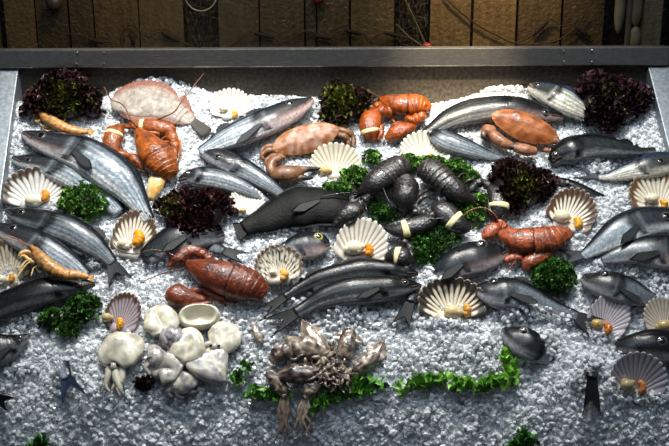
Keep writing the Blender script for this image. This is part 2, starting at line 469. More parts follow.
# ------------------------------------------------------------------ scallops
def scallop(label, hinge, length, hw, ang, brown=0.0, base=S(240, 238, 230), roe=None, flesh=None, spots=0.0, lean=13, ribs=15,
            fleshr=7, roer=5, roecol=S(232, 150, 40), rimcol=S(78, 50, 30), lift=0.0, groove=0.55, fleshcol=S(244, 230, 196)):
    F = Frame(hinge[0], hinge[1], lift)
    root = thing('scallop', label, 'scallop', F, 'scallops open on the half shell')
    m = F.m; Ln = length * m / math.sin(math.radians(56.7 + lean)); W = hw * m; A = math.radians(ang - 90)
    le = math.radians(lean)
    def place(x, y, z):           # shell plane -> local
        X = x * math.cos(A) - y * math.sin(A); Y = x * math.sin(A) + y * math.cos(A)
        return Vector((X, Y * math.cos(le) - z * math.sin(le), Y * math.sin(le) + z * math.cos(le) + 0.004))
    NR, NA = 32, ribs * 8; TH = math.radians(108)
    seed = rnd(0, 99)
    mb = MB()
    for side in (1, -1):
        b0 = len(mb.v)
        for i in range(NR + 1):
            r = i / NR
            for j in range(NA + 1):
                q = j / NA * 2 - 1; rib = 1 - 2 * (0.5 - 0.5 * math.cos(q * PI * ribs)) ** 2.6
                # outline: a round fan meeting at the hinge
                th = q * TH
                ox = W * math.sin(th); oy = Ln * (0.46 + 0.54 * math.cos(th)) if abs(th) < PI / 2 else Ln * (0.46 + 0.95 * math.cos(th))
                sc = 1 + 0.025 * rib
                x = ox * sc * r ** (1.0) * (0.35 + 0.65 * r ** 0.35); y = oy * sc * r
                rr = (x / W) ** 2 + ((y - Ln * 0.45) / (Ln * 0.56)) ** 2
                z = -0.18 * W * max(0, 1 - rr) + rib * 0.014 * W * r ** 0.8 * (1)
                z += (0.0 if side > 0 else -0.0035 - 0.002 * (1 - r))
                nz = noise.noise(Vector((q * 7, r * 5, seed)))
                bc = mix(base, mul(base, 0.85), 0.5 - 0.5 * nz)
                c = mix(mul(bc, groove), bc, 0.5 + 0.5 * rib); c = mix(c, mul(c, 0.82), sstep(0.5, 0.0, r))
                if brown:
                    gv = 0.5 - 0.5 * rib; k0 = 0.88 - 0.12 * brown - 0.42 * brown * gv; k = sstep(k0, k0 + 0.06 + 0.16 * gv, r + 0.09 * nz)
                    c = mix(c, rimcol, k * 0.96)
                    if r > 0.99: c = mix(c, base, 0.3)
                if spots:
                    n2 = noise.noise(Vector((q * 16, r * 9, seed + 5)))
                    c = mix(c, S(50, 42, 38), spots * sstep(0.12, 0.3, n2) * sstep(0.35, 0.6, r) * (1 - sstep(0.85, 0.95, r)))
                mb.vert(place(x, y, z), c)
        for i in range(NR):
            for j in range(NA):
                a = b0 + i * (NA + 1) + j; f = (a, a + NA + 1, a + NA + 2, a + 1)
                mb.f.append(f if side < 0 else f[::-1])
    n = (NR + 1) * (NA + 1)
    for j in range(NA):
        a = NR * (NA + 1) + j; mb.f.append((a, a + 1, a + n + 1, a + n))
    # the two hinge ears
    for sx in (-1, 1):
        k = len(mb.v)
        for (ex, ey) in ((0, -0.02), (0.42, -0.03), (0.48, 0.10), (0.40, 0.24), (0.0, 0.2)):
            for dz in (0, -0.004): mb.vert(place(sx * W * ex, Ln * ey, dz - 0.02 * W), mul(base, 0.85))
        mb.f.append((k, k + 2, k + 4, k + 6, k + 8)); mb.f.append((k + 9, k + 7, k + 5, k + 3, k + 1))
        for e in range(4): mb.f.append((k + 2 * e, k + 2 * e + 1, k + 2 * e + 3, k + 2 * e + 2))
    mb.build('shell', M['shell'], root)
    def inshell(px, py, up):
        # point in the shell plane seen at that pixel
        d = ray(px, py); n_ = F.Y * (-math.sin(le)) + F.Z * math.cos(le)
        o = F.P + F.Z * 0.004 + n_ * up
        Q = CAM + d * ((o - CAM).dot(n_) / d.dot(n_)) - F.P
        return Vector((Q.dot(F.X), Q.dot(F.Y), Q.dot(F.Z)))
    if flesh:
        fm = MB(); rr = fleshr * m
        for k in range(8):
            an = rnd(0, 6.28); o_ = rr * rnd(0.4, 0.75) if k else 0
            P = inshell(flesh[0], flesh[1], -0.002 + rr * 0.15) + Vector((math.cos(an) * o_, math.sin(an) * o_ * 0.7, rnd(0, 0.004)))
            ball(fm, P, rr * (0.9 if k == 0 else rnd(0.35, 0.55)), mul(fleshcol, rnd(0.85, 1.08)), 8, (1, 0.85, 0.8))
        fm.build('muscle', M['flesh'], root)
    if roe:
        rm = MB(); rr = roer * m
        P = inshell(roe[0], roe[1], rr * 0.25)
        for k in range(5):
            an = -1.1 + 2.2 * k / 4
            ball(rm, P + Vector((math.cos(an) * rr * 0.5 - rr * 0.2, math.sin(an) * rr * 0.75, rnd(-.1, .1) * rr)), rr * (0.74 - 0.16 * abs(k - 2) / 2), mul(roecol, rnd(0.85, 1.1)), 8)
        rm.build('roe', M['flesh'], root)
    return root

# ------------------------------------------------------------------ lobsters
def lob_col(base, dark, light):
    sd = rnd(0, 90)
    def f(t, s, u):
        n = noise.noise(Vector((t * 6, s * 2.5, u * 2 + sd)))
        c = mix(base, dark, 0.42 + 1.3 * n - 0.30 * u); c = mix(c, light, sstep(-0.1, -0.9, u) * 0.7)
        if random.random() < 0.05: c = mix(c, light, 0.4)
        return c
    return f
RED = (S(148, 74, 20), S(84, 32, 8), S(196, 124, 56))
DEEP = (S(108, 44, 18), S(58, 21, 9), S(160, 88, 46))
BLACK = (S(30, 29, 28), S(15, 16, 17), S(84, 58, 38))

def claw(F, root, palm, cols, finger=None, band=None, arm=None, asp=0.6, lift=0.0, joints=None):
    cf = lob_col(*cols)
    mb = MB(); L = Loft(F, palm, 24, asp, lift)
    def cc(t, s, u):
        c = cf(t, s, u)
        return c
    L.mesh(mb, cc, 18, mod=lambda t, ph: 1 + 0.07 * noise.noise(Vector((t * 9, 2 * math.cos(ph), 2 * math.sin(ph) + palm[0][0]))) + 0.05 * max(0, math.cos(ph * 3)) * math.sin(t * 9))
    for k in range(7):      # small teeth along the inner edge
        t = 0.45 + 0.07 * k; ball(mb, L.at(t, PI if k % 2 else 0, -0.001), 0.0022, mul(cols[2], 0.8), 4)
    co = mb.build('claw', M['lob'], root)
    if finger:
        fm = MB(); Lf = Loft(F, finger, 14, 0.75, lift + 0.004); Lf.mesh(fm, lob_col(*cols), 12); fm.build('pincer_finger', M['lob'], co)
    if band:
        bm = MB(); L.mesh(bm, lambda t, s, u: S(222, 208, 156), 24, t0=band[0], t1=band[1], off=0.0010, caps=True, rows=3); bm.build('rubber_band', M['band'], co)
    if arm:
        am = MB(); La = Loft(F, arm, 26, 0.8, lift)
        La.mesh(am, lob_col(*cols), 12, mod=lambda t, ph: 1 + 0.55 * abs(math.sin(t * PI * 3)) ** 0.7 - 0.35 + 0.12 * noise.noise(Vector((t * 20, 3 * math.cos(ph), 3 * math.sin(ph)))))
        am.build('arm', M['lob'], root)
    return co

def lobster(label, carapace, abdomen, cols, claws, legs=(), antennae=(), group='lobsters on the ice', lift=0.0, fan=None, eyes=True, asp=0.72, center=None):
    mid = center or carapace[-1]
    F = Frame(mid[0], mid[1])
    root = thing('lobster', label, 'lobster', F, group)
    cf = lob_col(*cols)
    mb = MB(); L = Loft(F, carapace, 28, asp, lift)
    def cc(t, s, u):
        c = cf(t, s, u)
        if abs(s) < 0.05 and u > 0: c = mul(c, 0.65)
        if abs(t - 0.55 - 0.12 * (s * s)) < 0.025: c = mul(c, 0.6)
        if t > 0.96: c = mul(c, 0.6)
        return c
    L.mesh(mb, cc, 24)
    mb.build('carapace', M['lob'], root)
    rm = MB(); c0, T, n, u, a, b = L.frame(0.02)   # rostrum spine
    tip = c0 - T * (a * 2.2 + 0.006) + u * 0.003
    k0 = [rm.vert(L.at(0.16, PI * q / 6, 0.001) * 0.55 + L.frame(0.16)[0] * 0.45 + u * 0.003, cols[0]) for q in range(7)]
    kt = rm.vert(tip, mul(cols[1], 0.9))
    for q in range(6): rm.f.append((k0[q], k0[q + 1], kt))
    rm.f.append(tuple(k0[::-1]) + (kt,)) if False else rm.f.append((k0[6], k0[0], kt))
    rm.build('rostrum', M['lob'], root)
    am = MB(); La = Loft(F, abdomen, 40, asp * 0.92, lift)
    NS = 6.0
    def ca(t, s, u):
        c = cf(t + 2, s, u); fr = (t * NS) % 1.0
        if fr > 0.88: c = mul(c, 0.42)
        elif fr < 0.12: c = mix(c, cols[2], 0.10)
        return c
    La.mesh(am, ca, 24, mod=lambda t, ph: 1.0 + 0.07 * (1 - (t * NS) % 1.0) - 0.02, rows=54)
    am.build('abdomen', M['lob'], root)
    if fan:
        c, T, n, u, a, b = La.frame(1.0)
        for k in (-2, -1, 0, 1, 2):
            d = T * math.cos(k * 0.42) + n * math.sin(k * 0.42)
            fin_fan(F, c, d, fan * F.m, a * 0.25, a * 0.42, cols[0], root, 'tail_fan_blade', 4, -0.1, 0.003)
    if eyes:
        for sgn in (-1, 1):
            c, T, n, u, a, b = L.frame(0.12)
            em = MB(); ball(em, c + n * (sgn * a * 0.75) + u * b * 0.55 - T * a * 0.4, 0.0042, S(10, 9, 9), 6); em.build('eye', M['eye'], root)
    for cl in claws: claw(F, root, cols=cols, lift=cl.pop('lift', lift), **cl)
    for lg in legs:
        tm = tube(F, lg, mix(cols[0], cols[2], 0.3), ns=14, lift=lift * 0.5); tm.build('leg', M['lob'], root)
    for an in antennae:
        tm = tube(F, an, mul(mix(cols[0], cols[1], 0.5), 0.85), ns=26, nph=5, lift=0.004 + lift); tm.build('antenna', M['lob'], root)
    return root

# ------------------------------------------------------------------ crabs
def crab(label, ctr, ax, ay, tilt, cols, claws, legs, lift=0.006, lcols=None):
    lcols = lcols or cols
    F = Frame(ctr[0], ctr[1]); root = thing('crab', label, 'crab', F, 'brown crabs on the ice')
    m = F.m; A = math.radians(tilt); a = ax * m; b = ay * m / 0.80; H = 0.030
    mb = MB(); NR, NA = 16, 96; sd = rnd(0, 50)
    for side in (1, -1):
        b0 = len(mb.v)
        for i in range(NR + 1):
            r = i / NR
            for j in range(NA):
                th = 2 * PI * j / NA
                crimp = 1 + (0.028 * abs(math.sin(th * 11)) * sstep(0.75, 1, r) if math.sin(th) < 0.35 else 0)
                x = a * math.cos(th) * r * crimp; y = b * math.sin(th) * r * crimp * (1 - 0.22 * math.cos(th) ** 2 * (1 if math.sin(th) < 0 else -0.2))
                nz = noise.noise(Vector((x * 60, y * 60, sd)))
                z = side * H * (1 - r ** 2.6) * (0.62 if side > 0 else 0.75) + nz * 0.002 + (0.0014 * noise.noise(Vector((x * 35, y * 45, sd + 7))) if side > 0 else 0)
                c = mix(cols[0], cols[1], 0.45 + 1.1 * nz + 0.9 * (r - 0.62)); c = mix(c, cols[2], sstep(0.88, 0.97, r) * 0.7 * (0.5 + 0.5 * math.cos(th * 22)))
                if side < 0: c = cols[2]
                X = x * math.cos(A) - y * math.sin(A); Y = x * math.sin(A) + y * math.cos(A)
                mb.vert((X, Y, z + 0.024 + lift + Y * 0.25), c)
        for i in range(NR):
            for j in range(NA):
                p = b0 + i * NA + j; q = b0 + i * NA + (j + 1) % NA
                f = (p, p + NA, q + NA, q); mb.f.append(f if side > 0 else f[::-1])
    mb.build('carapace', M['crab'], root)
    for cl in claws:
        pm = MB(); L = Loft(F, cl['palm'], 20, 0.7, lift); L.mesh(pm, lob_col(*lcols), 16); co = pm.build('claw', M['crab'], root)
        for fg in cl['fingers']:
            fm = MB(); Lf = Loft(F, fg, 12, 0.8, lift + 0.005); Lf.mesh(fm, lambda t, s, u: mix(S(120, 92, 70), S(20, 18, 18), sstep(0.1, 0.45, t)), 10); fm.build('pincer_finger', M['crab'], co)
        if 'arm' in cl:
            am = MB(); La = Loft(F, cl['arm'], 18, 0.85, lift); La.mesh(am, lob_col(*lcols), 12); am.build('arm', M['crab'], root)
    for lg in legs:
        tm = MB(); L = Loft(F, lg, 20, 0.8, lift); L.mesh(tm, lob_col(*lcols), 10, mod=lambda t, ph: 0.85 + 0.3 * abs(math.sin(t * PI * 3)))
        tm.build('leg', M['crab'], root)
    return root

# ------------------------------------------------------------------ greens
def frill(mb, P, d, size, c0, c1, waves=1.7, gi=3, gj=6, ruff=0.24, spread=0.9):
    d = d.normalized(); t = Vector((rnd(-1, 1), rnd(-1, 1), rnd(-1, 1))); w = d.cross(t)
    if w.length < 1e-3: w = Vector((1, 0, 0))
    w.normalize(); n = d.cross(w); ph = rnd(0, 6.28); b0 = len(mb.v)
    curl = rnd(-0.5, 0.5)
    for i in range(gi + 1):
        r = i / gi
        for j in range(gj + 1):
            q = j / gj - 0.5
            ln = size * r * (1 - 0.5 * q * q * 2) * (1 + 0.12 * rnd(-1, 1) * r)
            p = P + d * ln + w * (size * q * (0.35 + spread * r)) + n * (size * (ruff * r * math.sin(waves * j + ph) + curl * r * r * 0.5))
            mb.vert(p, mul(mix(c0, c1, r ** 0.8), rnd(0.8, 1.2)))
    for i in range(gi):
        for j in range(gj):
            a = b0 + i * (gj + 1) + j; mb.f.append((a, a + 1, a + gj + 2, a + gj + 1))

def lettuce(label, ctr, rx, ry, H=0.07, n=260, heart=None, green=0.25, size=0.030, tones=(S(52, 22, 26), S(30, 11, 17)), lift=0.0):
    F = Frame(ctr[0], ctr[1]); root = thing('red_lettuce', label, 'lettuce', F, 'frilly red lettuces')
    m = F.m; zc = lift
    ctrl = F.loc(ctr[0], ctr[1], zc + H * 0.45); off = Vector((ctrl.x, ctrl.y, 0))
    mb = MB(); hb = MB(); a = rx * m; b = ry * m / 0.90
    hx, hy, hr = heart or (ctr[0], ctr[1], 12)
    hl = F.loc(hx, hy, H * 0.8) - off
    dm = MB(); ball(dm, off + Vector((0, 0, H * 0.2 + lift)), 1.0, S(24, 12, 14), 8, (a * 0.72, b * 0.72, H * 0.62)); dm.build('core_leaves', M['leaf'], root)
    for k in range(int(n * 1.9)):
        th = rnd(0, 2 * PI); r = math.sqrt(random.random())
        lump = 0.88 + 0.17 * math.sin(3 * th + rx) + 0.08 * math.sin(7 * th)
        x = a * r * math.cos(th) * lump * 0.90; y = b * r * math.sin(th) * lump * 0.90
        z = H * math.sqrt(max(0.03, 1 - r * r)) * rnd(0.75, 1.08) + lift
        d = Vector((x / a * 1.0, y / b * 1.0, 0.75 + 0.4 * (1 - r))) + Vector((rnd(-.7, .7), rnd(-.7, .7), rnd(-.3, .5)))
        g = math.exp(-((x - hl.x) ** 2 + (y - hl.y) ** 2) / (hr * m) ** 2) * green * 3.0
        isg = random.random() < g
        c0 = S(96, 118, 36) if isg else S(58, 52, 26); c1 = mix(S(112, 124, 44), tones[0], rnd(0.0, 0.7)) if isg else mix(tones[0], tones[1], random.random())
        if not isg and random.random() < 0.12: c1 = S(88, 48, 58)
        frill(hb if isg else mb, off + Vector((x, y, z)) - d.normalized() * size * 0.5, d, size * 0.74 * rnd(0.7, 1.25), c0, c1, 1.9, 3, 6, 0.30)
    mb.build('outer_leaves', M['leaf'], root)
    if hb.v: hb.build('heart_leaves', M['leaf'], root)
    return root

def parsley(label, ctr, lumps, n=420, H=0.045, size=0.0095, tones=(S(56, 104, 32), S(142, 190, 88)), lift=0.0, group='curly parsley sprigs', stems=()):
    """lumps: (px, py, rx, ry)"""
    F = Frame(ctr[0], ctr[1]); root = thing('parsley', label, 'parsley', F, group); m = F.m
    mb = MB(); tot = sum(l[2] * l[3] for l in lumps)
    for (lx, ly, rx, ry) in lumps:
        h = min(H, (rx + ry) * 0.5 * m * 0.9); o = F.loc(lx, ly, h * 0.5 + lift); o = Vector((o.x, o.y, lift))
        a, b = rx * m, ry * m / 0.9
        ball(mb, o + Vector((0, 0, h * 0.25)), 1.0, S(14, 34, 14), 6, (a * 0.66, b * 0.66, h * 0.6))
        for k in range(int(n * rx * ry / tot)):
            th = rnd(0, 2 * PI); r = math.sqrt(random.random())
            lump = 0.86 + 0.2 * noise.noise(Vector((math.cos(th) * 2, math.sin(th) * 2, lx)))
            x = a * r * math.cos(th) * lump; y = b * r * math.sin(th) * lump
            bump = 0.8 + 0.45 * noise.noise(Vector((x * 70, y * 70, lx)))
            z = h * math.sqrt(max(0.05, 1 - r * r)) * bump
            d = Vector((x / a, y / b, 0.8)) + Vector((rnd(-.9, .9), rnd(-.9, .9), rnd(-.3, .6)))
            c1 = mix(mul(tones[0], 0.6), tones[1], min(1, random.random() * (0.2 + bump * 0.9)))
            if random.random() < 0.06: c1 = S(92, 140, 70)
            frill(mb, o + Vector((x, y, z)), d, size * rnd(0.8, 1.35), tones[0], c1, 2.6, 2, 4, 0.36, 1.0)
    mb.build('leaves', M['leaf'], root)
    for s_ in stems:
        tube(F, s_, S(70, 110, 50), lift=lift).build('stem', M['leaf'], root)
    return root

def green_leaf(label, pts, width, F=None, tones=(S(76, 134, 34), S(146, 202, 80)), n=None, name='lettuce_leaf', group='curly green lettuce leaves', size=0.028, lift=0.0, rise=0.0):
    c = pts[len(pts) // 2]; F = Frame(c[0], c[1]); root = thing(name, label, 'lettuce', F, group)
    q = catmull(pts, 30); mb = MB()
    n = n or 40
    for k in range(n):
        px, py = random.choice(q)[:2]
        P = F.loc(px + rnd(-1, 1) * width, py + rnd(-1, 1) * width, rnd(0.002, 0.016) + lift)
        d = Vector((rnd(-.9, .9), rnd(-.2, 1.0), rnd(0.0, 0.6)))
        frill(mb, P - d.normalized() * size * 0.45, d, size * rnd(0.7, 1.25), mix(S(150, 180, 100), tones[1], random.random()) if random.random() < .2 else tones[0], mix(tones[0], tones[1], random.random()), 1.5, 4, 6, 0.26, 0.8)
    mb.build('frilled_blade', M['leaf'], root)
    rib = [(p[0], p[1], 1.1) for p in pts]
    tube(F, rib, S(150, 176, 104), lift=lift).build('midrib', M['leaf'], root)
    return root

# ------------------------------------------------------------------ squid and cuttlefish
def squid(label, mantle, tents, cols, name='squid', fins=True, head=None, mat='squid', asp=0.65, lift=0.0, group='small brown squid in a heap', opening=False, finw=1.6, wide=None, dish=0.0):
    wide = wide or (1.0 if mat == 'squid' else 1.12)
    c = mantle[len(mantle) // 2]; F = Frame(c[0], c[1]); root = thing(name, label, name, F, group)
    sd = rnd(0, 90)
    def col(t, s, u):
        n = noise.noise(Vector((t * 5, s * 2, u + sd)))
        return mul(mix(cols[0], cols[1], 0.5 + 1.5 * n), rnd(0.92, 1.08))
    mb = MB(); L = Loft(F, mantle, 26, asp, lift, 0.75)
    L.mesh(mb, col, 36, mod=lambda t, ph: (1 - dish * math.exp(-((ph - PI / 2) / 0.75) ** 2) * math.sin(PI * max(0.02, min(1, t * 1.1 - 0.05))) ** 0.7) * wide * (1 + (0.22 if mat == 'squid' else 0.14) * noise.noise(Vector((t * 4, math.cos(ph) * 1.5, math.sin(ph) * 1.5 + sd))) + (0.12 if mat == 'squid' else 0.035) * noise.noise(Vector((t * 10, math.cos(ph) * 3.5, math.sin(ph) * 3.5 + sd)))), rows=44)
    mb.build('mantle', M[mat], root)
    if fins:
        for sg in (0, PI):
            fm = MB(); K = 16
            for side in (1, -1):
                b0 = len(fm.v)
                for i in range(K + 1):
                    q = i / K; t = 0.02 + 0.50 * q
                    ce, T, n, u, a, b = L.frame(t); e = n * math.cos(sg)
                    w = a * finw * math.sin(PI * q) ** 0.8 * 0.75 + 0.0006
                    for r in (0.0, 0.5, 1.0):
                        p = ce + e * (a * 0.7 + w * r) + u * (b * 0.15 * (1 - r) + 0.0012 * side * (1.2 - r) + 0.0025 * math.sin(q * 9 + sd) * r)
                        fm.vert(p, mul(mix(cols[0], cols[1], 0.4), 1.0 - 0.15 * r))
                for i in range(K):
                    for r in range(2):
                        a_ = b0 + i * 3 + r; f = (a_, a_ + 3, a_ + 4, a_ + 1); fm.f.append(f if side > 0 else f[::-1])
            fm.build('fin', M[mat], root)
    hd = head or mantle[-1]
    if tents:
        hm = MB(); hp = F.loc(hd[0], hd[1], lift + hd[2] * F.m * 0.6)
        ball(hm, hp, hd[2] * F.m * 0.8, mix(cols[0], cols[1], 0.6), 8, (1, 1, 0.8)); ho = hm.build('head', M[mat], root)
        for sg in (-1, 1):
            em = MB(); ball(em, hp + Vector((sg * hd[2] * F.m * 0.55, 0.0, hd[2] * F.m * 0.45)), hd[2] * F.m * 0.24, S(12, 12, 14), 6); em.build('eye', M['eye'], ho)
        for tp in tents:
            tm = tube(F, tp, lambda t: mul(mix(cols[0], cols[1], 0.3 + 0.5 * t), rnd(0.85, 1.1)), ns=18, nph=7, lift=lift); tm.build('tentacle', M[mat], root)
    return root

# =================================================================== THE SETTING
YP = hit_bed(334, 86)[0].y + 0.03          # plane of the steel back panel
YW = YP + 0.32                             # wall behind the counter

def pixbox(mb, x0, x1, y0, y1, Y, depth, col):
    a = hit_Y(x0, y1, Y); b = hit_Y(x1, y0, Y)
    box(mb, (a.x, Y, a.z), (b.x, Y + depth, b.z), col)

# wall of dark lacquered planks
wb = MB()
zlo = 0.0; 
wl = hit_Y(-260, 30, YW).x; wr = hit_Y(930, 30, YW).x; ztop = hit_Y(334, -260, YW).z
box(wb, (wl, YW + 0.03, zlo), (wr, YW + 0.10, ztop), S(14, 12, 10))
edges = [(-260, -190), (-188, -120), (-118, -50), (-48, 0), (6, 36), (37.5, 69), (71, 94), (95.5, 139), (140.5, 184), (219, 259), (260.5, 304), (306, 316), (317.5, 349), (351, 394), (430, 470), (473, 515), (518, 560), (562.5, 603), (670, 740), (742, 810), (812, 880)]
tone = [S(66, 54, 34)] * 4 + [S(84, 66, 40), S(58, 46, 28), S(60, 48, 30), S(72, 56, 34), S(72, 58, 36), S(62, 54, 36), S(62, 54, 36), S(54, 48, 32), S(66, 56, 36), S(80, 66, 42), S(92, 74, 48), S(96, 76, 48), S(78, 62, 42), S(66, 52, 34)] + [S(50, 44, 32)] * 3
for (x0, x1), tn in zip(edges, tone):
    a = hit_Y(x0, 30, YW); b = hit_Y(x1, 30, YW)
    box(wb, (a.x, YW + rnd(-0.004, 0.004), zlo), (b.x, YW + 0.035, ztop), (tn[0] * 0.86, tn[1] * 0.84, tn[2] * 0.74))
structure(wb.build('wall_back', M['wood'], None, False))
# two recesses hung with net are left dark between the planks

fb = MB(); box(fb, (-4, -4.5, -0.05), (4, YW + 0.1, 0.0), (1, 1, 1)); structure(fb.build('floor', M['floor'], None, False))

# post at the right end of the wall
pb = MB(); a = hit_Y(643, 30, YW - 0.05); b = hit_Y(661, 30, YW - 0.05)
box(pb, (a.x, YW - 0.05, 0), (b.x, YW + 0.02, ztop), S(92, 84, 62)); structure(pb.build('trim_1', M['wood'], None, False))

# =================================================================== COUNTER
counter = thing('display_counter', 'steel fish counter with a rail along the back and ledges at both sides', 'display counter', Vector((0, YP, 0)))
CO = Vector(counter.location)
def cpart(mb, name, mat, smooth=False, parent=None):
    mb.v = [tuple(Vector(p) - CO) for p in mb.v]
    return mb.build(name, M[mat], parent or counter, smooth)
zt = hit_Y(334, 48.5, YP - 0.025).z; zb = hit_Y(334, 67, YP - 0.025).z
xl = hit_Y(-6, 58, YP).x; xr = hit_Y(667, 58, YP).x
rb = MB(); box(rb, (xl, YP - 0.025, zb), (xr, YP + 0.004, zt), (1, 1, 1))
rail = cpart(rb, 'back_rail', 'rail')
bv = rail.modifiers.new('bevel', 'BEVEL'); bv.width = 0.003; bv.segments = 2
for sx, sy in ((77, 53), (104, 53), (76.5, 64), (104, 64), (564, 51), (592, 51), (564, 62), (592, 62)):
    P = hit_Y(sx, sy, YP - 0.026); m_ = MB(); ball(m_, P, 0.0038, S(90, 90, 88), 6, (1, 0.5, 1)); cpart(m_, 'screw', 'rail', True, rail)
kb = MB(); box(kb, (xl, YP, 0.75), (xr, YP + 0.015, zb + 0.01), (1, 1, 1)); cpart(kb, 'back_panel', 'back')
def ledge(corners, name):
    mb = MB(); top = [hit_bed(x, y, 0.035)[0] for x, y in corners]
    for dz in (0, -0.16):
        for p in top: mb.vert(p + BN * dz, (1, 1, 1))
    n = len(top); mb.f.append(tuple(range(n))[::-1]); mb.f.append(tuple(range(n, 2 * n)))
    for i in range(n): mb.f.append((i, (i + 1) % n, n + (i + 1) % n, n + i))
    o = cpart(mb, name, 'galv'); b_ = o.modifiers.new('bevel', 'BEVEL'); b_.width = 0.003; b_.segments = 2
ledge([(-60, 68), (18.5, 67.5), (0, 200), (-22, 360), (-40, 500), (-140, 500)], 'left_ledge')
ledge([(648, 66), (730, 66), (830, 500), (752, 500), (716, 340), (670, 152)], 'right_ledge')
cb = MB(); f0 = hit_bed(334, 520)[0]
box(cb, (-1.12, f0.y - 0.02, 0.0), (1.12, YP + 0.014, 0.22), (1, 1, 1)); cpart(cb, 'cabinet_base', 'galv')
tr = MB(); q = [bed(-1.15, -0.86, -0.42), bed(1.15, -0.86, -0.42), bed(1.15, 0.52, -0.13), bed(-1.15, 0.52, -0.13)]
for dz in (0, -0.02):
    for p in q: tr.vert(p + BN * dz, (1, 1, 1))
tr.f += [(0, 1, 2, 3), (7, 6, 5, 4)] + [(i, i + 4, (i + 1) % 4 + 4, (i + 1) % 4) for i in range(4)]
cpart(tr, 'tray', 'galv')

# =================================================================== CRUSHED ICE
rng = np.random.default_rng(5)
BACK = [(-40, 95), (0, 95), (100, 90), (118, 78), (165, 73), (200, 80), (225, 88), (250, 90), (310, 91), (350, 96), (430, 98), (460, 92), (490, 83), (515, 82), (540, 86), (600, 94), (700, 100)]
bu = []; bvv = []
for x, y in BACK:
    _, u, v = hit_bed(x, y); bu.append(u); bvv.append(v)
def vback(u): return np.interp(u, bu, bvv)
def edge_of(pts):
    r = sorted((hit_bed(x, y, 0.0)[2], hit_bed(x, y, 0.0)[1]) for x, y in pts)
    return [a for a, b in r], [b for a, b in r]
LEV, LEU = edge_of([(18.5, 67.5), (0, 200), (-22, 360), (-40, 500)])
REV, REU = edge_of([(648, 66), (670, 152), (716, 340), (752, 500)])
def uleft(v): return np.interp(v, LEV, LEU) + 0.006
def uright(v): return np.interp(v, REV, REU) - 0.006
def hfun(u, v):
    d = np.clip(-0.26 - v, 0, None); e = np.clip(-0.44 - v, 0, None); h = -0.22 * d * d - 1.25 * e * e
    h = h + 0.006 * np.sin(u * 9 + 1.3) * np.sin(v * 11 + 0.5) + 0.004 * np.sin(u * 23 + v * 17) + 0.003 * np.sin(u * 41 - v * 37 + 2)
    e = np.clip(v - (vback(u) - 0.05), 0, None); h = h - 14 * e * e
    return h - 0.008
def to_world(u, v, h):
    u, v, h = (np.asarray(a, float)[..., None] for a in (u, v, h))
    return np.array(O) + u * np.array(BU) + v * np.array(BV) + h * np.array(BN)
# base sheet
nu, nv = 420, 300
ug = np.linspace(-1.12, 1.12, nu); vg = np.linspace(-0.86, 0.62, nv); UU, VV = np.meshgrid(ug, vg)
VVc = np.minimum(VV, vback(UU) + 0.05); UU = np.clip(UU, uleft(VVc), uright(VVc))
HH = hfun(UU, VVc) - 0.001 + rng.normal(0, 0.0025, UU.shape)
base_v = to_world(UU, VVc, HH).reshape(-1, 3)
idx = np.arange(nu * nv).reshape(nv, nu)
base_f = np.stack([idx[:-1, :-1], idx[:-1, 1:], idx[1:, 1:], idx[1:, :-1]], -1).reshape(-1, 4)
# chunks: irregular lumps
ph = (1 + 5 ** 0.5) / 2
ico = np.array([(-1, ph, 0), (1, ph, 0), (-1, -ph, 0), (1, -ph, 0), (0, -1, ph), (0, 1, ph), (0, -1, -ph), (0, 1, -ph), (ph, 0, -1), (ph, 0, 1), (-ph, 0, -1), (-ph, 0, 1)], float)
ico /= np.linalg.norm(ico[0])
icf = np.array([(0, 11, 5), (0, 5, 1), (0, 1, 7), (0, 7, 10), (0, 10, 11), (1, 5, 9), (5, 11, 4), (11, 10, 2), (10, 7, 6), (7, 1, 8), (3, 9, 4), (3, 4, 2), (3, 2, 6), (3, 6, 8), (3, 8, 9), (4, 9, 5), (2, 4, 11), (6, 2, 10), (8, 6, 7), (9, 8, 1)])
def chunks(u, v, h, rad):
    n = len(u)
    q = rng.normal(size=(n, 4)); q /= np.linalg.norm(q, axis=1)[:, None]
    w, x, y, z = q.T
    R = np.stack([np.stack([1 - 2 * (y * y + z * z), 2 * (x * y - z * w), 2 * (x * z + y * w)], -1),
                  np.stack([2 * (x * y + z * w), 1 - 2 * (x * x + z * z), 2 * (y * z - x * w)], -1),
                  np.stack([2 * (x * z - y * w), 2 * (y * z + x * w), 1 - 2 * (x * x + y * y)], -1)], 1)
    sc = rad[:, None] * rng.uniform(0.6, 1.25, (n, 3))
    V = ico[None] * (1 + rng.uniform(-0.28, 0.28, (n, 12, 1))) * sc[:, None, :]
    V = np.einsum('nij,nkj->nki', R, V)
    return V + to_world(u, v, h)[:, None, :]
N = 38000
cu = rng.uniform(-1.12, 1.12, N); cv = rng.uniform(-0.84, 0.62, N)
ok = (cv < vback(cu) + 0.035 + rng.uniform(-0.02, 0.01, N)) & (cu > uleft(cv)) & (cu < uright(cv)); cu, cv = cu[ok], cv[ok]
front = np.clip((0.1 - cv) / 0.8, 0, 1)
cr = rng.uniform(0.0042, 0.0075, len(cu)) * (1 + 0.45 * front)
ch = hfun(cu, cv) + rng.uniform(-0.003, 0.003, len(cu))
U_, V_, H_, R_ = [cu], [cv], [ch], [cr]
